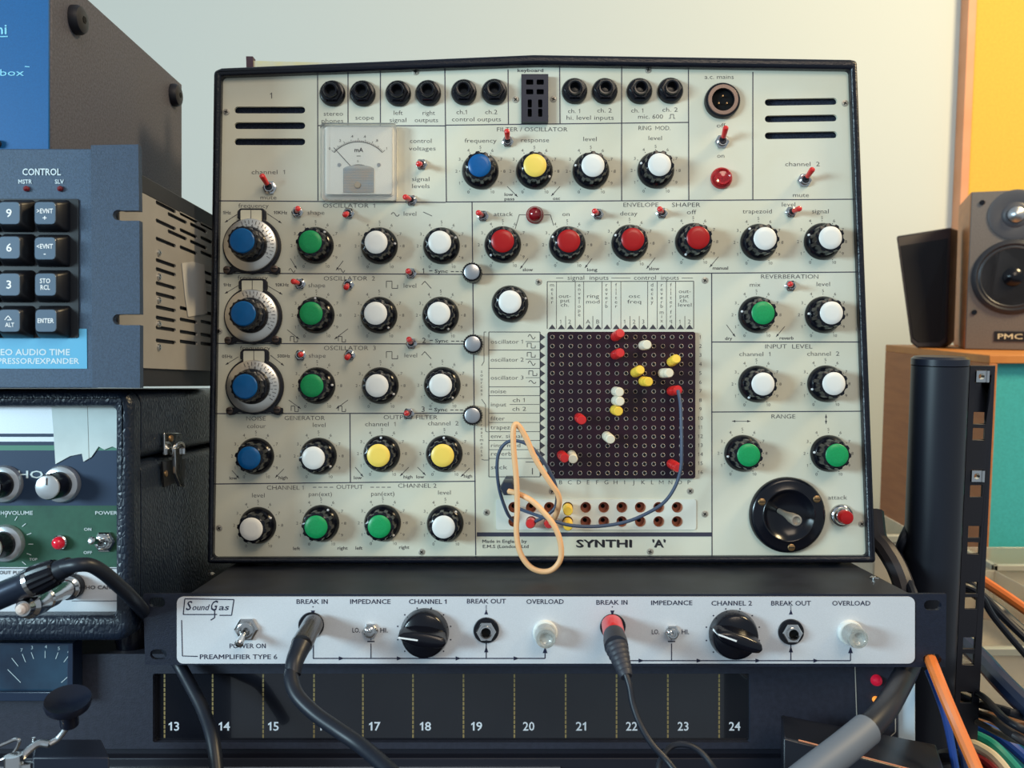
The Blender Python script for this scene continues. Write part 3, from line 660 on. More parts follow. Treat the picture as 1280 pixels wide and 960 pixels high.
for st, x, y, w in [("BREAK IN",392,750,40),("IMPEDANCE",464,750,51),("CHANNEL 1",535.7,750,48),("BREAK OUT",608,749.5,49),("OVERLOAD",681,750,47),("BREAK IN",764,751,40),
 ("IMPEDANCE",838,751.5,52),("CHANNEL 2",912.5,752,51),("BREAK OUT",986,752,50),("OVERLOAD",1061,752,48),("LO.",446.5,785.5,10),("HI.",481,785.5,10),("LO.",818,787.5,10),("HI.",855,787.5,10),
 ("POWER ON",312,805,46),("PREAMPLIFIER TYPE 6",300.5,818.5,97)]: text(mb, fq, st, x, y, 5.6, w, 'bold')
text(mb, fq, "S", 238, 755, 11, 7, 'bold', shear=.25); text(mb, fq, "ound", 253, 757, 7, 21, 'bold', shear=.3); text(mb, fq, "G", 269, 755, 12, 9, 'bold', shear=.25); text(mb, fq, "as", 282, 757, 7, 13, 'bold', shear=.3)
pline(mb, fq, [(274, 766), (232, 766), (234, 746.5), (295, 747.5), (292, 767), (277, 767)], 1.3); pline(mb, fq, [(271, 759), (271, 770), (266, 773)], 1.4)
pline(mb, fq, [(230, 773), (231, 817.5), (250, 818)], 1.2)
for base, ln, y, kx, jx, lx in ((393, 465, 820.5, 536, 608, 681), (785, 838, 823.3, 912, 986, 1060)):
    if base == 393: pline(mb, fq, [(393.5, 803), (393.5, y)], 1.4)
    line(mb, fq, base, y, lx, y, 1.4); line(mb, fq, ln, 802, ln, y, 1.2); line(mb, fq, ln-4.5, 799.5, ln+4.5, 799.5, 1.5); line(mb, fq, ln, 794, ln, 798, 1)
    line(mb, fq, jx, 801, jx, y, 1.3); line(mb, fq, lx, 812, lx, y, 1.3); poly(mb, fq, [(lx-3, 814), (lx+3, 814), (lx, 806)]); poly(mb, fq, [(jx-2.6, 813), (jx+2.6, 813), (jx, 805)])
    poly(mb, fq, [(jx-2.4, 766), (jx+2.4, 766), (jx, 760)]); bx = jx-215 if base == 393 else jx-221.5
    poly(mb, fq, [(bx-2.6, 761), (bx+2.6, 761), (bx, 768)])
    for k in range(3): line(mb, fq, jx-.7, 755.5+k*2.4, jx+.7, 755.5+k*2.4, 1.3); 
    line(mb, fq, bx-.7, 756.5, bx+.7, 756.5, 1.3)
    for t in (35, 107, 180, 252):
        x = base+t if base == 393 else base+t-20
        if x < lx: poly(mb, fq, [(x-3, y-2.6), (x-3, y+2.6), (x+4, y)])
for cx, cy in ((531, 787), (914, 788)):
    for a in range(-45, 226, 30):
        aa = R(a) ; x = cx+34*math.cos(aa); y = cy+2-32*math.sin(aa); poly(mb, fq, circ(x, y, 1.0, 8))
mb.build('plate_lettering', navyink, pre, smooth=False)
def jack(x, y, fr, r=16, deep=.0):
    c = fr.q(x, y, -.0038); z = fr.s
    mb = MB(); mb.lathe(c, [(r*z, 0), (r*z, .0008), (r*.95*z, .0014), (r*.5*z, .0014)], 32, cap1=False); j = mb.build('jack_socket', black, pre)
    mb = MB(); mb.lathe(c, [(r*.78*z, .0012), (r*.78*z, .0036), (r*.7*z, .0042), (r*.42*z, .0042), (r*.4*z, .0010)], 6, cap0=False, cap1=False)
    mb.lathe(c, [(r*.5*z, .0040), (r*.48*z, .0056), (r*.38*z, .0058), (r*.36*z, .0014)], 24, cap0=False, cap1=False); mb.build('hex_nut', chrome, j)
    mb = MB(); mb.lathe(c, [(r*.4*z, .0013), (r*.4*z, .0015)], 16); mb.build('socket_hole', hole, j)
for x, y in ((608, 785.5), (986, 787.5), (391, 779), (765, 781)): jack(x, y, PA)
# power toggle
def metal_toggle(par, fr, x, y, tx, ty, r, face, reach, nm='toggle_switch'):
    c = fr.q(x, y, face); z = fr.s; mb = MB()
    mb.lathe(c, [(r*z, 0), (r*z, .0016), (r*.85*z, .0024), (r*.7*z, .0024)], 6); mb.lathe(c, [(r*.68*z, .002), (r*.68*z, .0042), (r*.56*z, .0046), (r*.42*z, .0046), (r*.4*z, .0022)], 24)
    sw = mb.build(nm, chrome, par); tip = fr.u(tx, ty, face-reach); st = c+Vector((0, -.002, 0)); d = tip-st; L = d.length
    mb = MB(); mb.lathe(st, [(r*.22*z, 0), (r*.26*z, L*.5), (r*.34*z, L*.85), (r*.36*z, L*.94), (r*.25*z, L), (r*.05*z, L*1.02)], 16, d); mb.build('lever', chrome, sw)
metal_toggle(pre, PA, 311, 784, 298, 806, 15, -.0038, .016)
metal_toggle(pre, PA, 464.5, 786, 461, 787, 10, -.0038, .008); metal_toggle(pre, PA, 838.5, 788, 836.5, 790, 9.5, -.0038, .008)
# pointer knobs
def chicken(x, y, rot):
    c = PA.q(x, y, -.0038); z = ps; mb = MB()
    mb.lathe(c, [(30*z, 0), (30*z, .002), (28.5*z, .005), (27.5*z, .0075), (24.5*z, .0088)], 48)
    k = mb.build('pointer_knob', black, pre, ang=50)
    out = [(-31, -1), (-24, -8), (-12, -11.5), (4, -12.5), (18, -11), (25, -8), (27.5, 0), (25, 8), (18, 11), (4, 12.5), (-12, 11.5), (-24, 7)]
    M = lambda px, py, h: c + Vector((z*(px*math.cos(rot)-py*math.sin(rot)), -h, -z*(px*math.sin(rot)+py*math.cos(rot))))
    mb = MB(); lo = [mb.bm.verts.new(M(a, b*1.15, .006)) for a, b in out]; hi = [mb.bm.verts.new(M(a*(1.06 if a > 0 else .97), b*.66, .0165)) for a, b in out]; n = len(out)
    tp_ = [mb.bm.verts.new(M(a*(1.0 if a > 0 else .9), b*.3, .0178)) for a, b in out]
    for A, B in ((lo, hi), (hi, tp_)):
        for i in range(n): mb.face([A[i], A[(i+1)%n], B[(i+1)%n], B[i]])
    mb.face(tp_); mb.build('grip', black, k, ang=40, bevel=.0006)
    mb = MB(); v = [mb.bm.verts.new(M(a, b, h)) for a, b, h in ((-30.5, -1.2, .0085), (-30.5, 1.2, .0085), (-28.5, 1, .0172), (-28.5, -1, .0172))]; mb.face(v)
    v = [mb.bm.verts.new(M(a, b, .0181)) for a, b in ((-28.5, -1), (-28.5, 1), (-5, 1), (-5, -1))]; mb.face(v); mb.build('pointer_line', dot, k, smooth=False)
chicken(532, 788, R(8)); chicken(914, 790, R(20))
# overload lamps
lens = mat('frosted_clear_lens', (226, 228, 224), .12, trans=.75, coat=.5)
for x, y in ((681, 788), (1059, 788)):
    c = PA.q(x, y, -.0038); z = ps; mb = MB(); mb.lathe(c, [(15.5*z, 0), (15.5*z, .002), (14.5*z, .0032), (13*z, .0035)], 32); l = mb.build('overload_lamp', mat('milky_bezel', (216, 218, 214), .2, coat=.5), pre)
    mb = MB(); mb.lathe(c, [(13*z, .0035), (12.6*z, .0125), (11.5*z, .014), (8*z, .0142), (6.5*z, .0135), (2*z, .0125)], 32); mb.build('lens', lens, l)
# plugs in the BREAK IN sockets
ins = thing('instrument_cable', 'thick black jack cable plugged into the first break in socket, drooping left', 'cable', Fr(391, 779, .526))
io = Fr(391, 779, .526).o
mb = MB(); q = [P(391, 780, .522)-io, P(377, 806, .492)-io, P(369, 828, .482)-io]
d = q[1]-q[0]; L = d.length
mb.lathe(q[0], [(12.5*ps, 0), (12.5*ps, L*.35), (11.8*ps, L*.4), (12.8*ps, L*.95), (12*ps, L)], 24, d); mb.build('plug_body', mat('dark_chrome_plug', (92, 92, 96), .22, metal=.7), ins)
mb = MB(); mb.tube([q[1], P(373, 815, .488)-io, P(368, 828, .482)-io, P(366, 843, .478)-io], 12*ps, 18, r1=9*ps); mb.build('strain_relief', blackc, ins)
mb = MB(); mb.tube([P(*p)-io for p in [(367,832,.482),(364,848,.475),(372,870,.468),(395,893,.46),(425,914,.45),(455,935,.44),(492,968,.42),(530,1010,.40)]], 8.2*ps, 14); mb.build('lead', blackc, ins)
ins = thing('instrument_cable', 'thin black jack cable with a red banded plug in the second break in socket', 'cable', Fr(765, 781, .526)); io = Fr(765, 781, .526).o
q0, q1 = P(765.5, 783, .521)-io, P(770, 806, .496)-io; d = q1-q0; L = d.length
mb = MB(); mb.lathe(q0, [(13*ps, L*-.1), (13*ps, L*.42), (12.6*ps, L*.5)], 24, d); mb.build('red_band', redp, ins)
mb = MB(); mb.lathe(q0, [(12.6*ps, L*.45), (14*ps, L*.8), (14*ps, L*1.1)], 24, d); q2 = q0+d*1.1; q3 = P(783, 846, .478)-io; d2 = q3-q2; L2 = d2.length
pr = [(14*ps, 0)]
for k in range(6): pr += [((12.6-k*1.0)*ps, L2*(k+.4)/6.5), ((13.2-k*1.0)*ps, L2*(k+.55)/6.5), ((13.2-k*1.05)*ps, L2*(k+.95)/6.5)]
mb.lathe(q2, pr+[(6.5*ps, L2)], 20, d2); mb.build('plug_body', mat('black_rubber', (48, 50, 60), .5), ins)
mb = MB(); mb.tube([P(*p)-io for p in [(782,842,.478),(787,858,.475),(791,880,.472),(800,905,.468),(815,930,.464),(835,952,.46),(860,985,.45)]], 3.6*ps, 12); mb.build('lead', blackc, ins)
cable('instrument_cable', 'thin black cable arching at the bottom edge under window number 23', [(822,985,.46),(824,955,.465),(838,934,.47),(858,931,.47),(876,940,.468),(892,960,.462),(905,985,.45)], .0016, blackc)

# ================================================================ MIXER METER BRIDGE below
MX = Fr(560, 960, 0.556); mz = MX.s
mixm = mat('meter_bridge_paint', (42, 45, 58), .5, noise=.12, nscale=300, bump=.1, bscale=900)
mix = thing('meter_bridge', 'dark grey mixing desk meter bridge with a glass window numbered 13 to 24', 'mixing desk', MX)
top = 480+0.1706*F/0.556
mf = lambda u, v, w: MX.q(u, v, w)
mb = MB(); mb.plate([(-400, top), (1122, top), (1122, 936), (-400, 936)], [rrect(191, 842, 938, 928, 3), [(-60, 799+25), (103, 799+25), (103, 868), (-60, 868)]], mf, 0, .012)
mb.build('front_panel', mixm, mix, smooth=False)
mb = MB(); a = MX.q(-400, 1100, .012); b = MX.q(1122, top, .30); mb.box(a.x, b.x, a.y, b.y, a.z, b.z-.00005); mb.build('body', mixm, mix, smooth=False)
mb = MB(); a = MX.q(-400, 1100, .004); b = MX.q(1122, 937, .012); mb.box(a.x, b.x, a.y, b.y, a.z, b.z)
a = MX.q(-400, 1000, -.003); b = MX.q(1122, 945, .004); mb.box(a.x, b.x, a.y, b.y, a.z, b.z); mb.build('lower_ledge', mat('ledge_black', (26, 27, 38), .5), mix, bevel=.0008)
mb = MB(); a = MX.q(-400, 956.6, -.004); b = MX.q(700, 955.4, -.003); mb.box(a.x, b.x, a.y, b.y, a.z, b.z); mb.build('trim_line', steel, mix, smooth=False)
win = MB(); win.plate(rrect(190, 841, 939, 929, 3), [], mf, .0035, .005)
wn = win.build('meter_window', mat('smoked_glass', (30, 31, 36), .12, rgb2=(20, 22, 30), nscale=10, coat=.6), mix, smooth=False)
fw = lambda x, y: MX.q(x, y, .0034)
for i, x in enumerate((215,278,340,403.5,467,531,595.5,661,727.5,790.5,855.5,920)):
    mb = MB(); text(mb, fw, str(13+i), x, 910.5, 10.5, 15, 'bold'); mb.build('channel_number', mat('white_numerals', (214, 222, 230), .5), wn, smooth=False)
for x in (203,263.5,327,391,452.5,515.5,579,643,707.5,771.5,836,900.5):
    mb = MB()
    for k in range(14): poly(mb, fw, [(x-1, 845+k*5.8), (x+1, 845+k*5.8), (x+1, 849.6+k*5.8), (x-1, 849.6+k*5.8)])
    mb.build('meter_scale', mat('gold_scale', (140, 122, 78), .5), wn, smooth=False)
vu = MB(); vu.plate([(-58, 826), (101, 826), (101, 866), (-58, 866)], [], mf, .007, .0085); v = vu.build('vu_meter', mat('vu_glass', (40, 70, 92), .15, rgb2=(24, 40, 60), nscale=25, coat=.5), mix, smooth=False)
# the meter's bezel stands proud of the bridge
mb = MB(); mb.plate([(-62, 797), (103, 797), (103, 868), (-62, 868)], [[(-50, 799), (97, 799), (95, 857), (-50, 857)]], mf, -.012, 0)
b_ = mb.build('vu_bezel', mat('vu_bezel', (30, 44, 66), .3), mix, bevel=.0004)
mb = MB(); mb.plate([(-50, 799), (98, 799), (96, 858), (-50, 858)], [], mf, -.009, -.001); mb.build('vu_glass', MATS['vu_glass'], b_, smooth=False)
mb = MB(); fv = lambda x, y: MX.q(x, y, -.0092)
for a in ((25,817,33,827),(38,812,42,822),(49,810,52,818),(66,808,66,817),(82,810,79,818),(95,814,89,822),(20,831,36,847),(86,847,96,838)): line(mb, fv, *a, .8)
for st, x, y in (("7",37,806),("3",50,803),("4",67,802),("5",83,804),("6",95,808)): text(mb, fv, st, x, y+1, 4, None, 'reg')
mb.build('vu_scale', mat('vu_marks', (190, 205, 210), .5), b_, smooth=False)
mb = MB(); line(mb, lambda x, y: MX.q(x, y, -.0004), 1068, 820, 1071, 907, 1.2); pline(mb, lambda x, y: MX.q(x, y, -.0004), [(1125-6, 870), (1119, 915), (1112, 921), (1100, 921)], 1.2)
mb.build('panel_line', mat('pale_line', (176, 170, 160), .5), mix, smooth=False)
mb = MB(); mb.lathe(MX.q(1095, 850, 0), [(7*mz, 0), (7*mz, .001), (5.5*mz, .003), (1*mz, .0045)], 20); mb.build('red_lamp', mat('red_lamp', (190, 24, 52), .2, emit=.35), mix)
mb = MB(); mb.lathe(MX.q(1094, 874, 0), [(4*mz, 0), (4*mz, .001), (3*mz, .003), (1*mz, .0035)], 16); mb.build('amber_lamp', mat('amber_lamp', (245, 150, 60), .2, emit=.8), mix)
mb = MB(); a = MX.q(1126, 930, .004); b = MX.q(1148, 818, .03); mb.box(a.x, b.x, a.y, b.y, a.z, b.z); mb.build('end_cheek', mat('pale_blue_cheek', (190, 208, 222), .5), mix, bevel=.0006)

# ================================================================ ECHO UNIT (left, leatherette)
EC = Fr(0, 810, 0.525); ez = EC.s
ech = thing('tape_echo', 'black leatherette tape echo cabinet with green and silver front panel at lower left', 'echo unit', EC)
leath = mat('leatherette', (20, 30, 46), .36, bump=.5, bscale=430, vor=True, stretch=(1, 1, .6))
A = lambda x, y, z: EC.a(x, y, z)
mb = MB(); xr = -.2250; zt = -.0033; zb = -.1525
f2 = lambda u, v, w: A(u, w, v)
o1 = rrect(-.56, zb, xr, zt, .010, 6); i1 = [(-.55, -.1375), (-.2352, -.1375), (-.2352, -.0132), (-.55, -.0132)]
mb.plate(o1, [i1], f2, .520, .536); mb.build('front_frame', leath, ech, bevel=.0045, seg=4)
mb = MB(); zs = -.0462
mb.plate(rrect(-.56, zs+.0004, xr-.0004, zt-.0002, .008), [], f2, .5355, .80); lid = mb.build('lid', leath, ech, bevel=.001)
mb = MB(); mb.plate(rrect(-.56, zb+.0002, xr-.0004, zs-.0006, .008), [], f2, .5355, .80); mb.build('cabinet', leath, ech, bevel=.001)
for y in (.572, .77):
    for x in (-.2465, -.53):
        mb = MB(); mb.lathe(A(x, y, zb+.002), [(.0115, 0), (.0108, .014), (.0098, .0200)], 24, Vector((0, 0, -1))); mb.build('rubber_foot', black, ech)
FE = Fr(0, 810, .533)
ef = lambda x, y, w=0: FE.q(x, y, w) + (FE.o-EC.o)
def band(nm, y0, y1, m, w=0, x0=-180, x1=152.5, th=.003):
    mb = MB(); mb.plate([(x0, y0), (x1, y0), (x1, y1), (x0, y1)], [], lambda u, v, q: ef(u, v, q), w, w+th); return mb.build(nm, m, ech, smooth=False)
navy = mat('navy_band', (30, 52, 80), .5); echog = mat('echo_green', (38, 84, 66), .5, noise=.08, nscale=200)
band('top_band', 505, 545, silverp); band('stripe', 542, 546, navy, -.0003, th=.0006); band('stripe', 552, 556.5, navy, -.0003, th=.0006)
band('green_stripe', 556.5, 563, mat('pale_green', (70, 128, 106), .5)); band('middle_band', 563, 632, navy); band('lower_band', 632, 709, echog); band('base_band', 709, 772, silverp); band('silver_band', 546, 556.5, silverp)
mb = MB(); fe = lambda x, y: ef(x, y, -.0004)
for st, x, y, w, h in (("VOLUME",26,641,31,4.6),("POWER",133,641,28,4.2),("ON",110,661.5,10,3.4),("OFF",110,690.5,11,3.4),("ECHO",25,593,60,9),("TOP",42,699,10,3)): text(mb, fe, st, x, y, h, w, 'bold')
text(mb, fe, "HO", 6, 641, 4.6, 10, 'bold')
for a in range(-40, 100, 20): line(mb, fe, 2+34*math.cos(R(a)), 680-34*math.sin(R(a)), 2+40*math.cos(R(a)), 680-40*math.sin(R(a)), .9)
mb.build('white_lettering', mat('echo_white_ink', (200, 212, 214), .5), ech, smooth=False)
mb = MB()
for st, x, y, w, h in (("ECHO CANCEL",125,734,56,4.4),("OUT PUT",14,715.5,30,4),("H W",90,715.5,14,4)): text(mb, fe, st, x, y, h, w, 'bold')
pline(mb, fe, [(-20, 710.5), (151, 710.5)], 1.0); pline(mb, fe, [(90, 751), (153, 751)], .8)
mb.build('black_lettering', ink, ech, smooth=False)
# torn paper tape
mb = MB(); torn = [(65,507),(151.5,507),(150,562),(141,558),(131,562),(124,558),(115,571),(105,577),(103,567),(88,570),(70,580),(68,548)]
mb.plate(torn, [], lambda u, v, q: ef(u, v, q), -.0007, -.0004); tpz = mb.build('paper_tape', mat('masking_paper', (206, 216, 214), .7, noise=.04, nscale=80), ech, smooth=False); tpz['label'] = 'torn pale paper tape stuck over the panel'
mb = MB(); line(mb, lambda x, y: ef(x, y, -.00075), 110, 508, 112, 574, .6); mb.build('tape_seam', inkgrey, tpz, smooth=False)
spun = mat('spun_silver_knob', (196, 200, 204), .25, metal=.7)
for x, y, cx, cy in ((6, 605, 0, 0), (78, 605, 0, 0), (8, 679, 0, 0)):
    c = ef(x, y, 0); mb = MB(); mb.lathe(c, [(24*ez, 0), (24*ez, .001), (22*ez, .003), (17*ez, .004)], 40); k = mb.build('echo_knob', spun, ech)
    mb = MB(); mb.lathe(c, [(16.5*ez, .0038), (16*ez, .0155), (15*ez, .0165)], 36); mb.build('grip', black, k)
    mb = MB(); mb.lathe(c, [(14.8*ez, .0163), (14.6*ez, .0176), (13*ez, .0180), (1*ez, .0181)], 36); mb.build('cap', spun, k)
    mb = MB(); mb.box(c.x-.6*ez, c.x+.6*ez, -.0186+c.y, -.0182+c.y, c.z+3*ez, c.z+12*ez); mb.build('pointer_line', ink, k)
c = ef(76.5, 677.5, 0); mb = MB(); mb.lathe(c, [(9.5*ez, 0), (9.5*ez, .0025), (8*ez, .003)], 28); l = mb.build('power_lamp', chrome, ech); mb = MB(); mb.lathe(c, [(8*ez, .0025), (7.5*ez, .0045), (5*ez, .006), (1*ez, .0066)], 28); mb.build('lens', mat('red_glow_lens', (205, 22, 48), .15, coat=.5, emit=.25), l)
class _FE:
    s = ez
    def q(self, x, y, dy=0): return ef(x, y, dy)
    def u(self, x, y, dy=0): return FE.u(x, y, dy) + (FE.o-EC.o)
metal_toggle(ech, _FE(), 131.5, 677, 113, 675.5, 14, 0.0, .014)
# latch on the side
M = lambda y, z: A(xr-.0004, y, z)
Ys = lambda px: .2244*F/(640-px)
def side(px, py, out=0): Y = Ys(px); return A(-.2244+out, Y, (480-py)/F*Y)
sidef = lambda u, v, w: side(u, v, w)
mb = MB(); mb.plate([(203, 541), (224, 541), (226, 568), (203, 569)], [], sidef, 0, .0015); lt = mb.build('latch', chrome, ech, bevel=.0004)
mb = MB(); mb.plate([(201, 577), (230, 573), (229, 599), (203, 609)], [], sidef, 0, .0012); mb.build('latch_base', mat('black_latch', (40, 40, 44), .3, metal=.6), lt)
mb = MB(); mb.tube([side(210, 563, .003), side(211, 556, .005), side(215, 554, .006), side(218, 558, .006), side(218.5, 568, .006)], .0013, 8); mb.plate([(209, 560), (218, 558), (218, 590), (222, 609), (216, 608), (210, 592)], [], sidef, .003, .0052)
mb.build('latch_lever', chrome, lt, bevel=.0004)
mb = MB(); mb.lathe(side(211, 548, .0015), [(.0022, 0), (.002, .0008)], 12, Vector((1, 0, 0))); mb.lathe(side(205, 592, .001), [(.0022, 0), (.002, .0008)], 12, Vector((1, 0, 0))); mb.build('rivet', brass, lt)
# metal jack plug in the base panel
jp = thing('jack_plug', 'chrome jack plug pushed into the echo unit beside the echo cancel lettering', 'plug', Fr(88, 730, .531)); jo = Fr(88, 730, .531).o
q0 = P(90, 733, .531)-jo; q1 = P(24, 763, .472)-jo; d = q1-q0; L = d.length
mb = MB(); mb.lathe(q0, [(.0070, 0), (.0070, L*.1), (.0055, L*.12), (.0055, L*.38), (.0064, L*.4), (.0064, L*.55), (.0055, L*.57), (.0070, L*.62), (.0070, L*.84), (.0050, L*.87), (.0042, L*.94)], 24, d); mb.build('barrel', chrome, jp)
mb = MB(); mb.lathe(q0, [(.0074, -L*.02), (.0074, L*.06), (.006, L*.08)], 24, d); mb.build('collar', blackm, jp)
mb = MB(); mb.lathe(q0, [(.0032, L*.93), (.0028, L*.98), (.0012, L*1.0)], 16, d); mb.build('tip', mat('pale_tip', (214, 196, 186), .4), jp)
# big connector and cable curving behind the preamp
xl = thing('microphone_cable', 'black cable with heavy barrel connector curving down behind the preamp left ear', 'cable', Fr(88, 712, .47)); xo = Fr(88, 712, .47).o
mb = MB(); q0 = P(-40, 762, .48)-xo; q1 = P(88, 707, .475)-xo; d = q1-q0; L = d.length
mb.lathe(q0, [(.0072, 0), (.0072, L*.56), (.0078, L*.59), (.0082, L*.62)], 28, d); mb.build('connector_body', mat('blue_black_shell', (36, 44, 60), .3, metal=.4), xl)
mb = MB(); mb.lathe(q0, [(.0082, L*.62), (.0082, L*.66)], 28, d); mb.build('metal_ring', chrome, xl)
mb = MB(); mb.lathe(q0, [(.0080, L*.66), (.0077, L*.74), (.0068, L*.86), (.0060, L*.88)], 32, d, lobes=16, amp=.0004); mb.build('ribbed_grip', black, xl, ang=20)
mb = MB(); mb.lathe(q0, [(.0058, L*.86), (.0050, L*.99), (.0048, L*1.0)], 20, d); mb.build('strain_relief', blackc, xl)
mb = MB(); mb.tube([P(*p)-xo for p in [(80,709,.474),(98,706,.472),(114,707,.475),(131,717,.482),(148,732,.492),(163,746,.502),(175,759,.519),(184,771,.5385),(195,788,.5455),(210,810,.5455),(225,833,.545),(240,860,.536),(255,890,.525),(266,925,.512),(272,975,.5),(275,1020,.49)]], .0039, 14); mb.build('lead', blackc, xl)

# ================================================================ TIME COMPRESSOR (keypad unit)
TC = Fr(0, 487, 0.49); tz = TC.s
tc = thing('rack_audio_processor', 'blue grey rack audio processor with square keypad, standing on the echo cabinet', 'rack unit', TC)
tf = lambda u, v, w: TC.q(u, v, w)
bluegrey = mat('blue_grey_paint', (54, 74, 98), .5, noise=.18, nscale=900, bump=.2, bscale=2500)
mb = MB(); mb.plate([(-500, 188), (121.5, 188), (124.5, 485), (-500, 485)], [], tf, -.0035, 0); mb.build('front_panel', bluegrey, tc, bevel=.0006)
ear = [(121.5, 186), (180, 185)] + [(181, 266.5), (160, 266.5)] + [(155+6.5*math.cos(R(a)), 272-6.5*math.sin(R(a))) for a in range(75, 286, 30)] + [(160, 279), (181.3, 279), (182, 394), (160, 394)] + [(155+6.5*math.cos(R(a)), 400.5-6.5*math.sin(R(a))) for a in range(75, 286, 30)] + [(160, 407.5), (182, 407.5), (182, 485), (123.5, 484.5)]
mb = MB(); mb.plate(ear, [], tf, -.0075, -.003); mb.build('rack_ear', mat('ear_paint', (46, 62, 84), .5, noise=.18, nscale=900, bump=.2, bscale=2500), tc, bevel=.0005)
lidm = mat('dark_lid_paint', (40, 42, 48), .5); shm = mat('nickel_side', (158, 154, 148), .5, metal=.15, noise=.04, nscale=40)
TA = lambda x, y, z: TC.a(x, y, z)
mb = MB(); mb.box(*[c for c in (-.66-TC.o.x, -.2206-TC.o.x, .4905-TC.o.y, .66-TC.o.y, -.0015-TC.o.z, .1195-TC.o.z)]); mb.build('chassis', lidm, tc, bevel=.0005)
mb = MB(); mb.box(-.66-TC.o.x, -.2188-TC.o.x, .4905-TC.o.y, .66-TC.o.y, .1130-TC.o.z, .1240-TC.o.z); mb.build('lid', lidm, tc, bevel=.0008)
Yt = lambda px: .22*F/(640-px)
def ts(px, py): Y = Yt(px); return (Y, (480-py)/F*Y)
holes = []
for x0, x1, ys in ((193, 217, (259, 281, 303, 329, 340, 357, 370, 386, 399, 411, 427)), (223, 244, (272, 292, 313, 0, 0, 0, 0, 387, 401, 416, 428)), (249, 263, (283, 300, 318, 341, 352, 366, 0, 391, 403, 419, 430)), (208, 231, (273, 294)), (236, 256, (285, 306))):
    for y in ys:
        if not y: continue
        y_ = y-4 if x0 in (193, 223, 249) else y
        Y0 = Yt(x0); Y1 = Yt(x1); Ym = (Y0+Y1)/2; xm = 640-.22*F/Ym; z = (480-y)/F*Ym
        holes.append([(Y0, z-.0012), (Y1, z-.0012), (Y1+.0011, z), (Y1, z+.0012), (Y0, z+.0012), (Y0-.0011, z)])
Zb = .0095
mb = MB(); mb.plate([(.4906, Zb), (.66, Zb), (.66, .1132), (.4906, .1132)], holes, lambda u, v, w: TA(-.2188-w, u, v), 0, .0012); sp_ = mb.build('vented_side', shm, tc, smooth=False)
for py in (316, 346, 375, 405, 434):
    Y, z = ts(195.5, py); mb = MB(); mb.lathe(TA(-.2190, Y, z), [(.0022, 0), (.002, .0012), (.001, .0018)], 12, Vector((1, 0, 0))); mb.build('side_screw', chrome, sp_)
mb = MB(); Y0, z0 = ts(224, 330); 
mb.plate([ts(224, 329), ts(238, 327), ts(252, 331), ts(256, 392), ts(232, 396), ts(228, 370)], [], lambda u, v, w: TA(-.2185+w, u, v), 0, .0004); q_ = mb.build('paper_label', mat('paper_tag', (186, 184, 180), .7), tc, smooth=False); q_['label'] = 'curled grey paper tape on the vented side'
# keypad
mb = MB(); mb.plate(rrect(-200, 250.5, 103, 423, 3), [], tf, -.0042, -.0034); kp = mb.build('keypad_bed', mat('keypad_black', (20, 22, 28), .35), tc, bevel=.0004)
keym = mat('key_plastic', (84, 104, 124), .22, coat=.4)
keys = {(-13, 272): "8", (-13, 314): "5", (-13, 359): "2", (-13, 403): "0", (28, 272): "9", (28, 314): "6", (28, 359): "3", (28, 403): "^", (71.5, 272): ">EVNT", (71.5, 315): "<EVNT", (72, 359): "STO", (72.5, 403): "ENTER"}
for (x, y), st in keys.items():
    mb = MB(); rings = []
    for dx0, dx1, dy0, dy1, rr, w in ((-20, 21, -20, 20, 4, -.0042), (-17, 18, -17, 19, 4, -.0075), (-14, 14.5, -15, 15, 4.5, -.0120), (-12.5, 13, -13.5, 13.5, 4.5, -.0126)):
        rings.append([mb.bm.verts.new(TC.q(a, b, w)) for a, b in rrect(x+dx0, y+dy0, x+dx1, y+dy1, rr, 3)])
    for A_, B_ in zip(rings, rings[1:]):
        for i in range(len(A_)): mb.face([A_[i], A_[(i+1)%len(A_)], B_[(i+1)%len(B_)], B_[i]])
    mb.face(rings[-1])
    for f_ in mb.bm.faces: pass
    k = mb.build('key', MATS['keypad_black'], tc, ang=50)
    mb = MB(); mb.plate(rrect(x-12.5, y-13.5, x+13, y+13.5, 4.5, 3), [], tf, -.0130, -.0125); kt = mb.build('key_top', keym, k, bevel=.0004)
    mb = MB(); fk = lambda a, b: TC.q(a, b, -.01315)
    w = {1: None, 3: 12, 5: 21}[len(st)]
    if st == "^":
        text(mb, fk, "ALT", x+1, y+5, 5, 11, 'bold'); pline(mb, fk, [(x-5, y-1), (x-1, y-6), (x+3, y-1), (x-2, y-1)], 1)
    elif st == "STO": text(mb, fk, "STO", x, y-4.5, 5.5, 13, 'bold'); text(mb, fk, "RCL", x, y+3.5, 5.5, 12, 'bold')
    elif "EVNT" in st: text(mb, fk, st, x, y-2.5, 5.5, 20, 'bold'); text(mb, fk, "+" if ">" in st else "-", x, y+6, 6, None, 'bold')
    elif st == "ENTER": text(mb, fk, st, x, y, 5.5, 20, 'bold')
    else: text(mb, fk, st, x, y, 9.5, None, 'bold')
    mb.build('legend', dot, k, smooth=False)
mb = MB(); mb.plate([(-200, 411.5), (112.5, 411.5), (113, 461), (-200, 461)], [], tf, -.0038, -.0034); mb.build('name_plate', mat('cyan_plate', (84, 168, 206), .5), tc, smooth=False)
mb = MB(); ft = lambda a, b: TC.q(a, b, -.0039)
text(mb, ft, "STEREO AUDIO TIME", 95-105/2-7, 440.5, 7.5, 113, 'bold'); text(mb, ft, "COMPRESSOR/EXPANDER", 103-63.5, 451.5, 6.8, 127, 'bold')
text(mb, ft, "CONTROL", 56.5, 217, 8, 48, 'bold'); text(mb, ft, "MSTR", 36, 229, 5, 17, 'bold'); text(mb, ft, "SLV", 78.5, 229, 5, 11, 'bold')
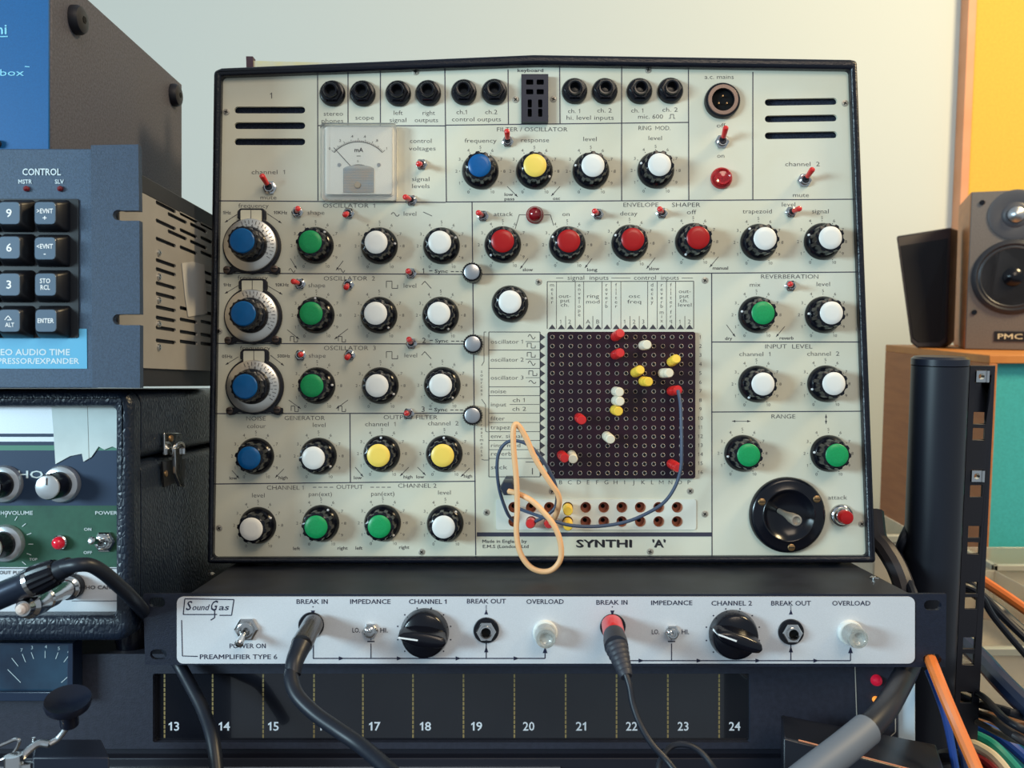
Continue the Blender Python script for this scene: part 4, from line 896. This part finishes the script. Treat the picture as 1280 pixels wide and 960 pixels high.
mb.build('panel_lettering', mat('pale_lettering', (205, 220, 226), .5), tc, smooth=False)
for x in (38, 80):
    mb = MB(); mb.lathe(TC.q(x, 238, -.0034), [(3.6*tz, 0), (3.4*tz, .0014), (1.5*tz, .0024)], 16); mb.build('small_lamp', mat('dim_red_led', (110, 24, 34), .2, coat=.5), tc)

# ================================================================ BLUE BOX on top
BX = Fr(64, 200, .4965)
bb = thing('sampler_module', 'grey metal module with bright blue front at the upper left, on the keypad unit', 'audio module', BX)
bo_ = BX.o
mb = MB(); mb.box(-.5-bo_.x, -.26-bo_.x, .0, .197, .1242-bo_.z, .236-bo_.z); mb.build('housing', mat('charcoal_powder_coat', (80, 80, 90), .6, noise=.25, nscale=700, bump=.15, bscale=2500), bb, bevel=.001)
mb = MB(); mb.box(-.5-bo_.x, -.2606-bo_.x, -.0015, -.0001, .1244-bo_.z, .2355-bo_.z); mb.build('front_panel', mat('bright_blue_panel', (0, 84, 142), .5, noise=.08, nscale=1200), bb, bevel=.0003)
mb = MB(); fb = lambda x, y: BX.q(x, y, -.0017)
text(mb, fb, "hi", 4, 38, 12, 15, 'bold'); text(mb, fb, "mbox", 9, 92, 8, 46, 'reg'); line(mb, fb, 33, 84.5, 39, 85, 1); line(mb, fb, -20, 48, 12, 47, 1.3)
mb.build('front_lettering', mat('sky_lettering', (126, 200, 226), .5), bb, smooth=False)
for px, py in ((97, 25), (220, 119)):
    Y = .26*F/(640-px+4); v = Vector((-.26, Y, (480-py)/F*Y))-bo_
    mb = MB(); mb.lathe(v, [(.0085, -.0002), (.0085, .003), (.0075, .005), (.005, .006)], 24, Vector((1, 0, 0))); r_ = mb.build('side_bolt', blackm, bb)
    mb = MB(); mb.lathe(v, [(.0022, .0059), (.0022, .0063)], 6, Vector((1, 0, 0))); mb.build('bolt_socket', hole, r_)
mb = MB(); mb.lathe(BX.q(-1, 181, -.0015), [(5*BX.s, 0), (5*BX.s, .003)], 16); mb.build('front_screw', blackm, bb)

# ================================================================ strip behind the synth
st_ = Fr(360, 115, .65)
e = thing('folding_ruler', 'yellowed wooden strip with a dark end standing on the synthesizer top left', 'ruler', st_)
a = st_.q(316, 130, .002); b = st_.q(560, 76, .006); mb = MB()
mb.hexa([st_.q(316, 76), st_.q(420, 78.5), st_.q(420, 115.5), st_.q(316, 115.5)], [st_.q(316, 76, .004), st_.q(420, 78.5, .004), st_.q(420, 115.5, .004), st_.q(316, 115.5, .004)])
mb.build('strip', mat('yellowed_wood', (206, 196, 140), .6, rgb2=(196, 196, 186), nscale=50), e)
mb = MB(); mb.hexa([st_.q(308, 71, -.001), st_.q(316.5, 71, -.001), st_.q(318, 115.5, -.001), st_.q(309.5, 115.5, -.001)], [st_.q(308, 71, .006), st_.q(316.5, 71, .006), st_.q(318, 115.5, .006), st_.q(309.5, 115.5, .006)])
mb.build('end_block', mat('dark_end', (60, 34, 44), .5), e)

# ================================================================ right side, upright objects (world axes)
def upr(name, label, cat, origin): return thing(name, label, cat, Vector(origin))
wood = mat('brown_veneer', (186, 118, 68), .5, rgb2=(172, 106, 60), nscale=14, stretch=(1, 1, 6))
wood2 = mat('orange_pine', (210, 140, 72), .5, rgb2=(196, 126, 62), nscale=14)
# cabinet
cf, cb = 1.25, 1.6; X0 = W(1237, 446, cf).x; ztop = W(1237, 444, cf).z
cab = upr('storage_cabinet', 'brown wooden cabinet with turquoise front panel standing behind the rack post', 'cabinet', (X0+.3, cf, 0)); co = cab.location
mb = MB(); mb.box(X0-co.x, X0+.012-co.x, 0, cb-cf, 0, ztop-.012); mb.build('side_panel', wood, cab, bevel=.001)
mb = MB(); mb.box(X0-co.x, X0+.6-co.x, 0, cb-cf, ztop-.012, ztop); mb.build('top_board', wood2, cab, bevel=.001)
mb = MB(); mb.box(X0+.588-co.x, X0+.6-co.x, 0, cb-cf, 0, ztop-.012); mb.build('side_panel', wood, cab, bevel=.001)
mb = MB(); mb.box(X0+.012-co.x, X0+.588-co.x, .012, .02, 0.02, ztop-.012); mb.build('front_panel', mat('turquoise_panel', (62, 178, 184), .6, noise=.06, nscale=300), cab)
# speaker
fl = W(1205, 432, 1.42); ya = R(-22); spk = upr('studio_monitor', 'wood sided studio monitor speaker with grey baffle on top of the cabinet', 'speaker', (fl.x, fl.y, ztop))
spk.rotation_euler = (0, 0, ya); hh = W(1205, 240, 1.42).z-ztop; wv = .130
mb = MB(); mb.box(0, wv, 0, .2, 0, hh); mb.build('cabinet', wood, spk, bevel=.002)
mb = MB(); mb.box(.001, wv-.001, -.006, 0, .001, hh-.001); mb.build('baffle', mat('grey_baffle', (104, 98, 96), .6, noise=.12, nscale=500), spk, bevel=.001)
cw = .0635; fy = -.006
mb = MB(); zt_ = hh*.845-.0; mb.lathe((cw, fy, zt_), [(.039, 0), (.039, .0015), (.034, .0025), (.020, .0006), (.018, .002), (.014, .003)], 40); tw = mb.build('tweeter', mat('driver_grey', (70, 72, 80), .4), spk)
mb = MB(); mb.lathe((cw, fy-.002, zt_), [(.0135, 0), (.012, .006), (.007, .0095), (.001, .011)], 24); mb.build('dome', steel, tw)
zw = hh*.46; mb = MB(); mb.lathe((cw, fy, zw), [(.0585, 0), (.0585, .002), (.055, .005), (.052, .006), (.049, .003)], 48); wf = mb.build('woofer', mat('driver_black', (44, 46, 54), .4), spk)
mb = MB(); mb.lathe((cw, fy, zw), [(.049, .003), (.046, .004), (.043, .002), (.018, .0015), (.015, .0018)], 48); mb.build('cone', mat('cone_grey', (56, 58, 64), .35, metal=.3), wf)
mb = MB(); mb.lathe((cw, fy, zw), [(.015, .0015), (.014, .006), (.009, .0095), (.001, .011)], 24); mb.build('dust_cap', black, wf)
for x, z in ((.016, hh-.018), (wv-.016, hh-.018), (.012, .06*1), (wv-.012, .06)):
    mb = MB(); mb.lathe((x, fy, z), [(.004, 0), (.004, .002)], 12); mb.build('baffle_screw', black, spk)
mb = MB(); fs = lambda x, y: Vector((x, fy-.0016, -y)); mb.box(cw-.022, cw+.022, fy-.0012, fy, .014, .030); bd = mb.build('name_badge', blackm, spk)
mb = MB(); text(mb, fs, "PMC", cw, -.022, .008, .036, 'bold'); mb.build('badge_lettering', mat('badge_silver', (214, 206, 176), .4), bd, smooth=False)
# small black speaker behind
bs = upr('desktop_speaker', 'small tilted black desktop speaker beside the wood sided monitor', 'speaker', (W(1150, 432, 1.47).x, 1.47, ztop)); b0 = bs.location
def wp(px, py, Y): return W(px, py, Y)-b0
base_y = W(1150, 432, 1.47)
fc = [wp(1120, 292, 1.50), wp(1189, 281, 1.50), wp(1184, 425, 1.47), wp(1176, 432, 1.47), wp(1146, 432, 1.465), wp(1138, 425, 1.465)]
bkk = [p+Vector((.035, .045, 0)) for p in fc]
lowz = min(p.z for p in fc)
fc = [p-Vector((0, 0, lowz)) for p in fc]; bkk = [p-Vector((0, 0, lowz)) for p in bkk]
mb = MB(); mb.hexa(fc, bkk); mb.build('shell', mat('speaker_shell', (40, 36, 42), .35), bs, bevel=.003)
mb = MB(); cen = sum(fc, Vector())/6; g1 = [cen+(p-cen)*.86+Vector((0, -.0012, 0)) for p in fc]; g2 = [p+Vector((0, .002, 0)) for p in g1]; mb.hexa(g1, g2); mb.build('grille', mat('grille_cloth', (16, 18, 26), .9), bs, smooth=False)
# yellow board on the wall
yb = upr('yellow_board', 'yellow display board in a pale wood frame hanging on the back wall at right', 'board', W(1205, 235, WY-.03)); y0 = yb.location
lt_, lb_ = W(1209.5, -20, WY-.03), W(1196, 300, WY-.03)
xl_ = (W(1207, 60, WY-.03)).x
mb = MB(); mb.box(xl_-y0.x, xl_+.018-y0.x, -.005, .03, lb_.z-y0.z, .75); mb.build('frame_stile', mat('pink_pine', (220, 156, 118), .5, rgb2=(208, 144, 104), nscale=10), yb, bevel=.001)
mb = MB(); mb.box(xl_-y0.x, xl_+.9-y0.x, -.005, .03, lb_.z-y0.z-.02, lb_.z-y0.z); mb.build('frame_rail', MATS['pink_pine'], yb, bevel=.001)
mb = MB(); mb.box(xl_+.018-y0.x, xl_+.9-y0.x, 0, .03, lb_.z-y0.z, .75); mb.build('board_face', mat('yellow_felt', (216, 178, 70), .8, noise=.05, nscale=200), yb, smooth=False)
# rack post
PY = .64
rp = upr('equipment_rack', 'black steel rack upright with round post and square holed rail', 'rack', (W(1175, 452, PY).x, PY, 0)); r0 = rp.location
pr_ = 33.5*PY/F*.99; ztp = W(1175, 457, PY).z
mb = MB(); mb.lathe((0, 0, 0), [(pr_, 0), (pr_, ztp)], 40, Vector((0, 0, 1))); mb.build('round_post', mat('post_black', (26, 30, 40), .38), rp)
mb = MB(); mb.lathe((0, 0, ztp+.0006), [(pr_*1.01, 0), (pr_*1.01, .0045), (pr_*.9, .0062)], 40, Vector((0, 0, 1))); mb.build('post_cap', mat('cap_black', (30, 34, 46), .3), rp)
RY = .65; rw = lambda px, py: W(px, py, RY)
xa = rw(1210, 457).x; xb = rw(1244.5, 457).x; zr = rw(1228, 457).z
hls = []
hw = 7.6*RY/F
xc = rw(1227.5, 470).x-.0003
hz = [rw(1226, y).z for y in (470.5, 522.5, 542.5, 595, 614, 665, 685, 735, 754, 804, 824, 872)]
for z in hz: hls.append([(xc-hw, z-hw), (xc+hw, z-hw), (xc+hw, z+hw), (xc-hw, z+hw)])
mb = MB(); mb.plate([(xa, .5), (xb, .5), (xb, zr), (xa, zr)], hls, lambda u, v, w: Vector((u-r0.x, RY-r0.y+w, v)), 0, .0022); mb.box(xa-r0.x-.001, xa-r0.x+.002, RY-r0.y, RY-r0.y+.03, 0, zr); mb.build('square_hole_rail', mat('rail_black', (34, 36, 46), .45), rp, bevel=.0003)
for z in (hz[0], hz[3]):
    mb = MB(); x = xc-r0.x; y = RY-r0.y; mb.plate([(x-hw*.95, z-hw*.95), (x+hw*.95, z-hw*.95), (x+hw*.95, z+hw*.95), (x-hw*.95, z+hw*.95)], [circ(x-.0005, z, hw*.5, 14)], lambda u, v, w: Vector((u, y+w, v)), -.001, .0035)
    mb.box(x+hw*.7, x+hw*1.05, y-.0022, y-.0008, z-hw*.95, z+hw*.95); mb.build('cage_nut', chrome, rp)
# lower right rack base
# black box lower right
BB = Fr(1060, 960, .49)
bx_ = thing('power_supply', 'black plastic box with a bronze edge line at the bottom right under the thick cable', 'box', BB)
mb = MB(); n1 = [BB.q(978, 914), BB.q(1200, 962), BB.q(1200, 1040), BB.q(978, 1040)]
far = [BB.u(978, 893, .05), BB.u(1165, 880+18, .05)]
mb.hexa([BB.q(979, 922), BB.q(1185, 975), BB.q(1185, 1240), BB.q(979, 1240)], [BB.u(976, 893, .045), BB.u(1170, 930, .045), BB.u(1170, 1190, .045), BB.u(976, 1190, .045)])
mb.build('shell', mat('box_black', (26, 30, 40), .3), bx_, bevel=.0012)
mb = MB(); mb.tube([BB.q(998, 925, -.0003), BB.q(1184, 973.5, -.0003)], .0005, 6); mb.build('edge_line', tancopper, bx_)
# thick cable with sleeve
tk = thing('multicore_cable', 'thick black multicore cable with a grey sleeve curving out below the preamp', 'cable', Fr(1116, 850, .52)); ko = Fr(1116, 850, .52).o
mb = MB(); mb.tube([P(*p)-ko for p in [(1142,812,.549),(1135,835,.543),(1122,860,.520),(1106,887,.492),(1083,912,.474),(1055,935,.462),(1020,962,.45),(985,990,.44)]], .0068, 18); mb.build('jacket', blackc, tk)
mb = MB(); mb.tube([P(*p)-ko for p in [(1083,912,.474),(1055,935,.462),(1020,962,.45),(985,990,.44)]], .0084, 18); mb.build('sleeve', mat('grey_sleeve', (96, 106, 120), .55), tk)
# cables between the synth and post
cable('power_lead', 'fat black cable bending down between synthesizer and rack post', [(1092,640,.66),(1096,672,.65),(1108,688,.64),(1122,712,.63),(1132,742,.62),(1138,790,.62)], .0072, mat('grey_black_cable', (52, 50, 54), .45))
cable('power_lead', 'black cable loop tucked against the left of the rack post', [(1138,655,.66),(1128,676,.655),(1124,694,.66),(1130,718,.63),(1142,745,.61),(1150,790,.60)], .0035, blackc)
# bracket and clutter lower right
cable('orange_cable', 'orange cable pulled through the lower slot of the preamp right ear', [(1156,812,.542),(1162,822,.532),(1170,842,.515),(1182,872,.505),(1199,912,.495),(1222,965,.48),(1240,1010,.47)], .0036, mat('orange_jacket', (216, 116, 52), .4))
cable('orange_cable', 'orange cable entering from the right edge beside the rail', [(1170,690,.82),(1205,710,.80),(1232,728,.78),(1262,748,.76),(1300,775,.74)], .0047, MATS['orange_jacket'])
bluej = mat('blue_jacket', (24, 66, 148), .4); teal = mat('teal_jacket', (20, 138, 120), .4); cr = mat('cream_jacket', (210, 198, 170), .45); dred = mat('dark_red_jacket', (110, 26, 34), .4)
cs = [('blue cable beside the orange one below the preamp ear', [(1160,838,.55),(1172,868,.54),(1184,905,.53),(1196,970,.52)], .0022, bluej),
('second dark blue cable below the preamp ear', [(1166,838,.56),(1180,870,.55),(1196,905,.54),(1208,970,.53)], .0022, mat('dark_blue_jacket', (26, 50, 96), .4)),
('long black cable falling from the rail to the right edge', [(1165,700,.78),(1205,724,.76),(1232,748,.74),(1258,775,.72),(1300,815,.70)], .0034, blackc),
('black cable close under the first one falling to the right edge', [(1180,715,.82),(1245,760,.80),(1262,775,.79),(1300,808,.77)], .005, blackc),
('fat dark blue cable crossing below the clear tray', [(1160,768,.76),(1195,795,.74),(1225,822,.70),(1252,852,.66),(1300,900,.60)], .0076, mat('inky_blue_jacket', (26, 46, 82), .35)),
('black cable running level above the blue bundle', [(1160,850,.70),(1195,868,.69),(1225,880,.68),(1255,888,.62),(1310,905,.62)], .0032, blackc),
('grey black cable in the bottom right bundle', [(1165,880,.71),(1205,888,.69),(1240,898,.66),(1262,915,.58),(1310,945,.57)], .003, MATS['grey_black_cable']),
('bright blue cable arching in the bottom right bundle', [(1186,914,.715),(1208,906,.70),(1236,912,.69),(1262,930,.68),(1300,965,.67)], .0044, bluej),
('teal green cable in the bottom right bundle', [(1186,924,.70),(1208,918,.69),(1232,926,.68),(1252,942,.67),(1290,985,.66)], .0044, teal),
('cream cable in the bottom right bundle', [(1186,934,.69),(1206,929,.68),(1230,938,.67),(1250,955,.66),(1275,990,.65)], .0044, cr),
('dark red cable at the bottom edge right of the post', [(1186,946,.68),(1204,943,.675),(1226,951,.665),(1246,968,.65),(1260,1000,.64)], .0040, dred),
('thin black cable through the rail holes', [(1165,728,.70),(1205,732,.69),(1226,745,.69),(1245,775,.70),(1300,840,.70)], .0026, blackc),
('thin black cable curling over the right bundle', [(1160,835,.70),(1200,856,.69),(1230,872,.66),(1258,900,.58),(1300,922,.57)], .0026, blackc),
('pale wire along the lower right edge', [(1165,880,.72),(1216,900,.68),(1245,915,.65),(1270,925,.61),(1310,930,.60)], .0024, mat('grey_jacket', (120, 116, 108), .5))]
for l, pts, r, m in cs: cable('audio_cable', l, pts, r, m, group='cables in the lower right corner')
cable('audio_cable', 'black cable draped along the bottom edge by the rail foot', [(1165,950,.60),(1190,945,.58),(1212,955,.57),(1235,990,.56)], .005, blackc, group='cables in the lower right corner')
# clear storage trays
clear = mat('clear_plastic', (220, 214, 200), .18, trans=.55, alpha=.75)
def trayobj(label, x0, x1, y0, y1, Y, Y1, zb_):
    a, b = W(x0, y1, Y), W(x1, y0, Y); a.x = W(x0, y0, Y).x; a.z = zb_; e = upr('storage_tray', label, 'tray', ((a.x+b.x)/2, Y, a.z)); q = e.location
    mb = MB(); t = .003; X0_, X1_ = a.x-q.x, b.x-q.x; H = b.z-a.z; D = Y1-Y
    mb.box(X0_, X1_, 0, D, 0, t); mb.box(X0_, X1_, 0, t, t, H); mb.box(X0_, X1_, D-t, D, t, H); mb.box(X0_, X0_+t, t, D-t, t, H); mb.box(X1_-t, X1_, t, D-t, t, H)
    mb.build('tub', clear, e, bevel=.001); mb = MB(); mb.box(X0_-.006, X1_+.006, -.006, .0, H-.008, H); mb.box(X0_-.006, X0_, -.006, D, H-.008, H); mb.build('lip', mat('milky_plastic', (196, 198, 184), .3, trans=.3), e, bevel=.001)
    return e
zz = W(1300, 890, .86).z
def trayobj2(label, x0, x1, y0, Y, Y1):
    a, b = W(x0, y0, Y), W(x1, y0, Y); yb_ = 384+ (CAMZ-zz)/Y*F
    return trayobj(label, x0, x1, y0, yb_, Y, Y1, zz)
trayobj2('clear plastic tray with milky rim at the right edge beside the rail', 1245, 1420, 705, 1.15, 1.235)
trayobj2('lower clear plastic tray behind the blue cable', 1222, 1420, 808, .86, 1.12)
trayobj2('small milky tub glimpsed between the synthesizer and the round post', 1094, 1150, 668, .98, 1.1)
sh = upr('side_table', 'brown side table carrying the clear trays behind the cables', 'table', (W(1330, 890, .86).x, .84, 0))
zz -= .0005
mb = MB(); mb.box(-.18, .35, 0, .40, zz-.02, zz); mb.build('tabletop', mat('brown_top', (112, 76, 50), .5, noise=.2, nscale=20), sh, bevel=.001)
for x in (-.16, .32):
    for y in (.02, .38): mb = MB(); mb.box(x-.015, x+.015, y-.015, y+.015, 0, zz-.02); mb.build('leg', MATS['brown_top'], sh)
# ================================================================ lower left clamp arm
cl = thing('tripod_arm', 'black round cushion foot on a jointed chrome arm at the lower left', 'arm', Fr(85, 884, .43)); cO = Fr(85, 884, .43).o; cz = .43/F
ax = Vector((.12, -.35, .92)).normalized()
mb = MB(); c = P(86, 893, .43)-cO; mb.lathe(c, [(11*cz, -.006), (11*cz, .003), (14*cz, .004), (26*cz, .0055), (27.5*cz, .008), (26.5*cz, .0095), (18*cz, .0080), (2*cz, .0070)], 40, ax); mb.build('dish', mat('dish_rubber', (14, 20, 36), .3), cl)
mb = MB(); mb.tube([P(88, 903, .43)-cO, P(74, 922, .43)-cO, P(62, 930, .428)-cO], .0014, 10); mb.tube([P(62, 930, .428)-cO, P(45, 931, .427)-cO, P(18, 955, .42)-cO], .0018, 10); mb.build('arm_rod', steel, cl)
mb = MB(); mb.cyl(P(18, 968, .42)-cO, P(17, 944, .42)-cO, .0046, .0042, 18); mb.cyl(P(34, 975, .42)-cO, P(33, 954, .42)-cO, .0028, .0026, 14); mb.cyl(P(42, 936, .43)-cO, P(42, 922, .43)-cO, .0008); mb.build('knuckle', chrome, cl)
cable('wire_loop', 'thin bent wire loop at the left edge beside the chrome arm', [(-15,938,.43),(5,930,.43),(20,924,.43),(24,928,.43),(16,942,.43),(0,950,.43),(-20,955,.43)], .0008, chrome, cat='wire')
BL = Fr(80, 960, .46); lb = thing('black_case', 'low black box under the chrome arm at the bottom left corner', 'box', BL)
mb = MB(); mb.hexa([BL.q(40, 946), BL.q(137, 946), BL.q(140, 1240), BL.q(40, 1240)], [BL.u(45, 924, .04), BL.u(127, 924, .04), BL.u(130, 1180, .04), BL.u(45, 1180, .04)]); mb.build('shell', mat('left_box_black', (22, 28, 44), .4), lb, bevel=.001)

# ================================================================ desk under everything
dz = (G @ Vector((0, .556, -(1100-480)*mz))).z
zd = min((G @ (MX.o + MX.q(0, 1100, y))).z for y in (.012, .30))
dk = upr('desk', 'dark desk carrying the mixing desk and the equipment stack', 'desk', (-.1, .62, 0))
mb = MB(); mb.box(-.75, .365, -.35, .4, zd-.03, zd); mb.build('desktop', mat('dark_laminate', (50, 46, 46), .5), dk, bevel=.001)
for x in (-.7, .33):
    for y in (-.3, .35): mb = MB(); mb.box(x-.025, x+.025, y-.025, y+.025, 0, zd-.03); mb.build('leg', MATS['dark_laminate'], dk)
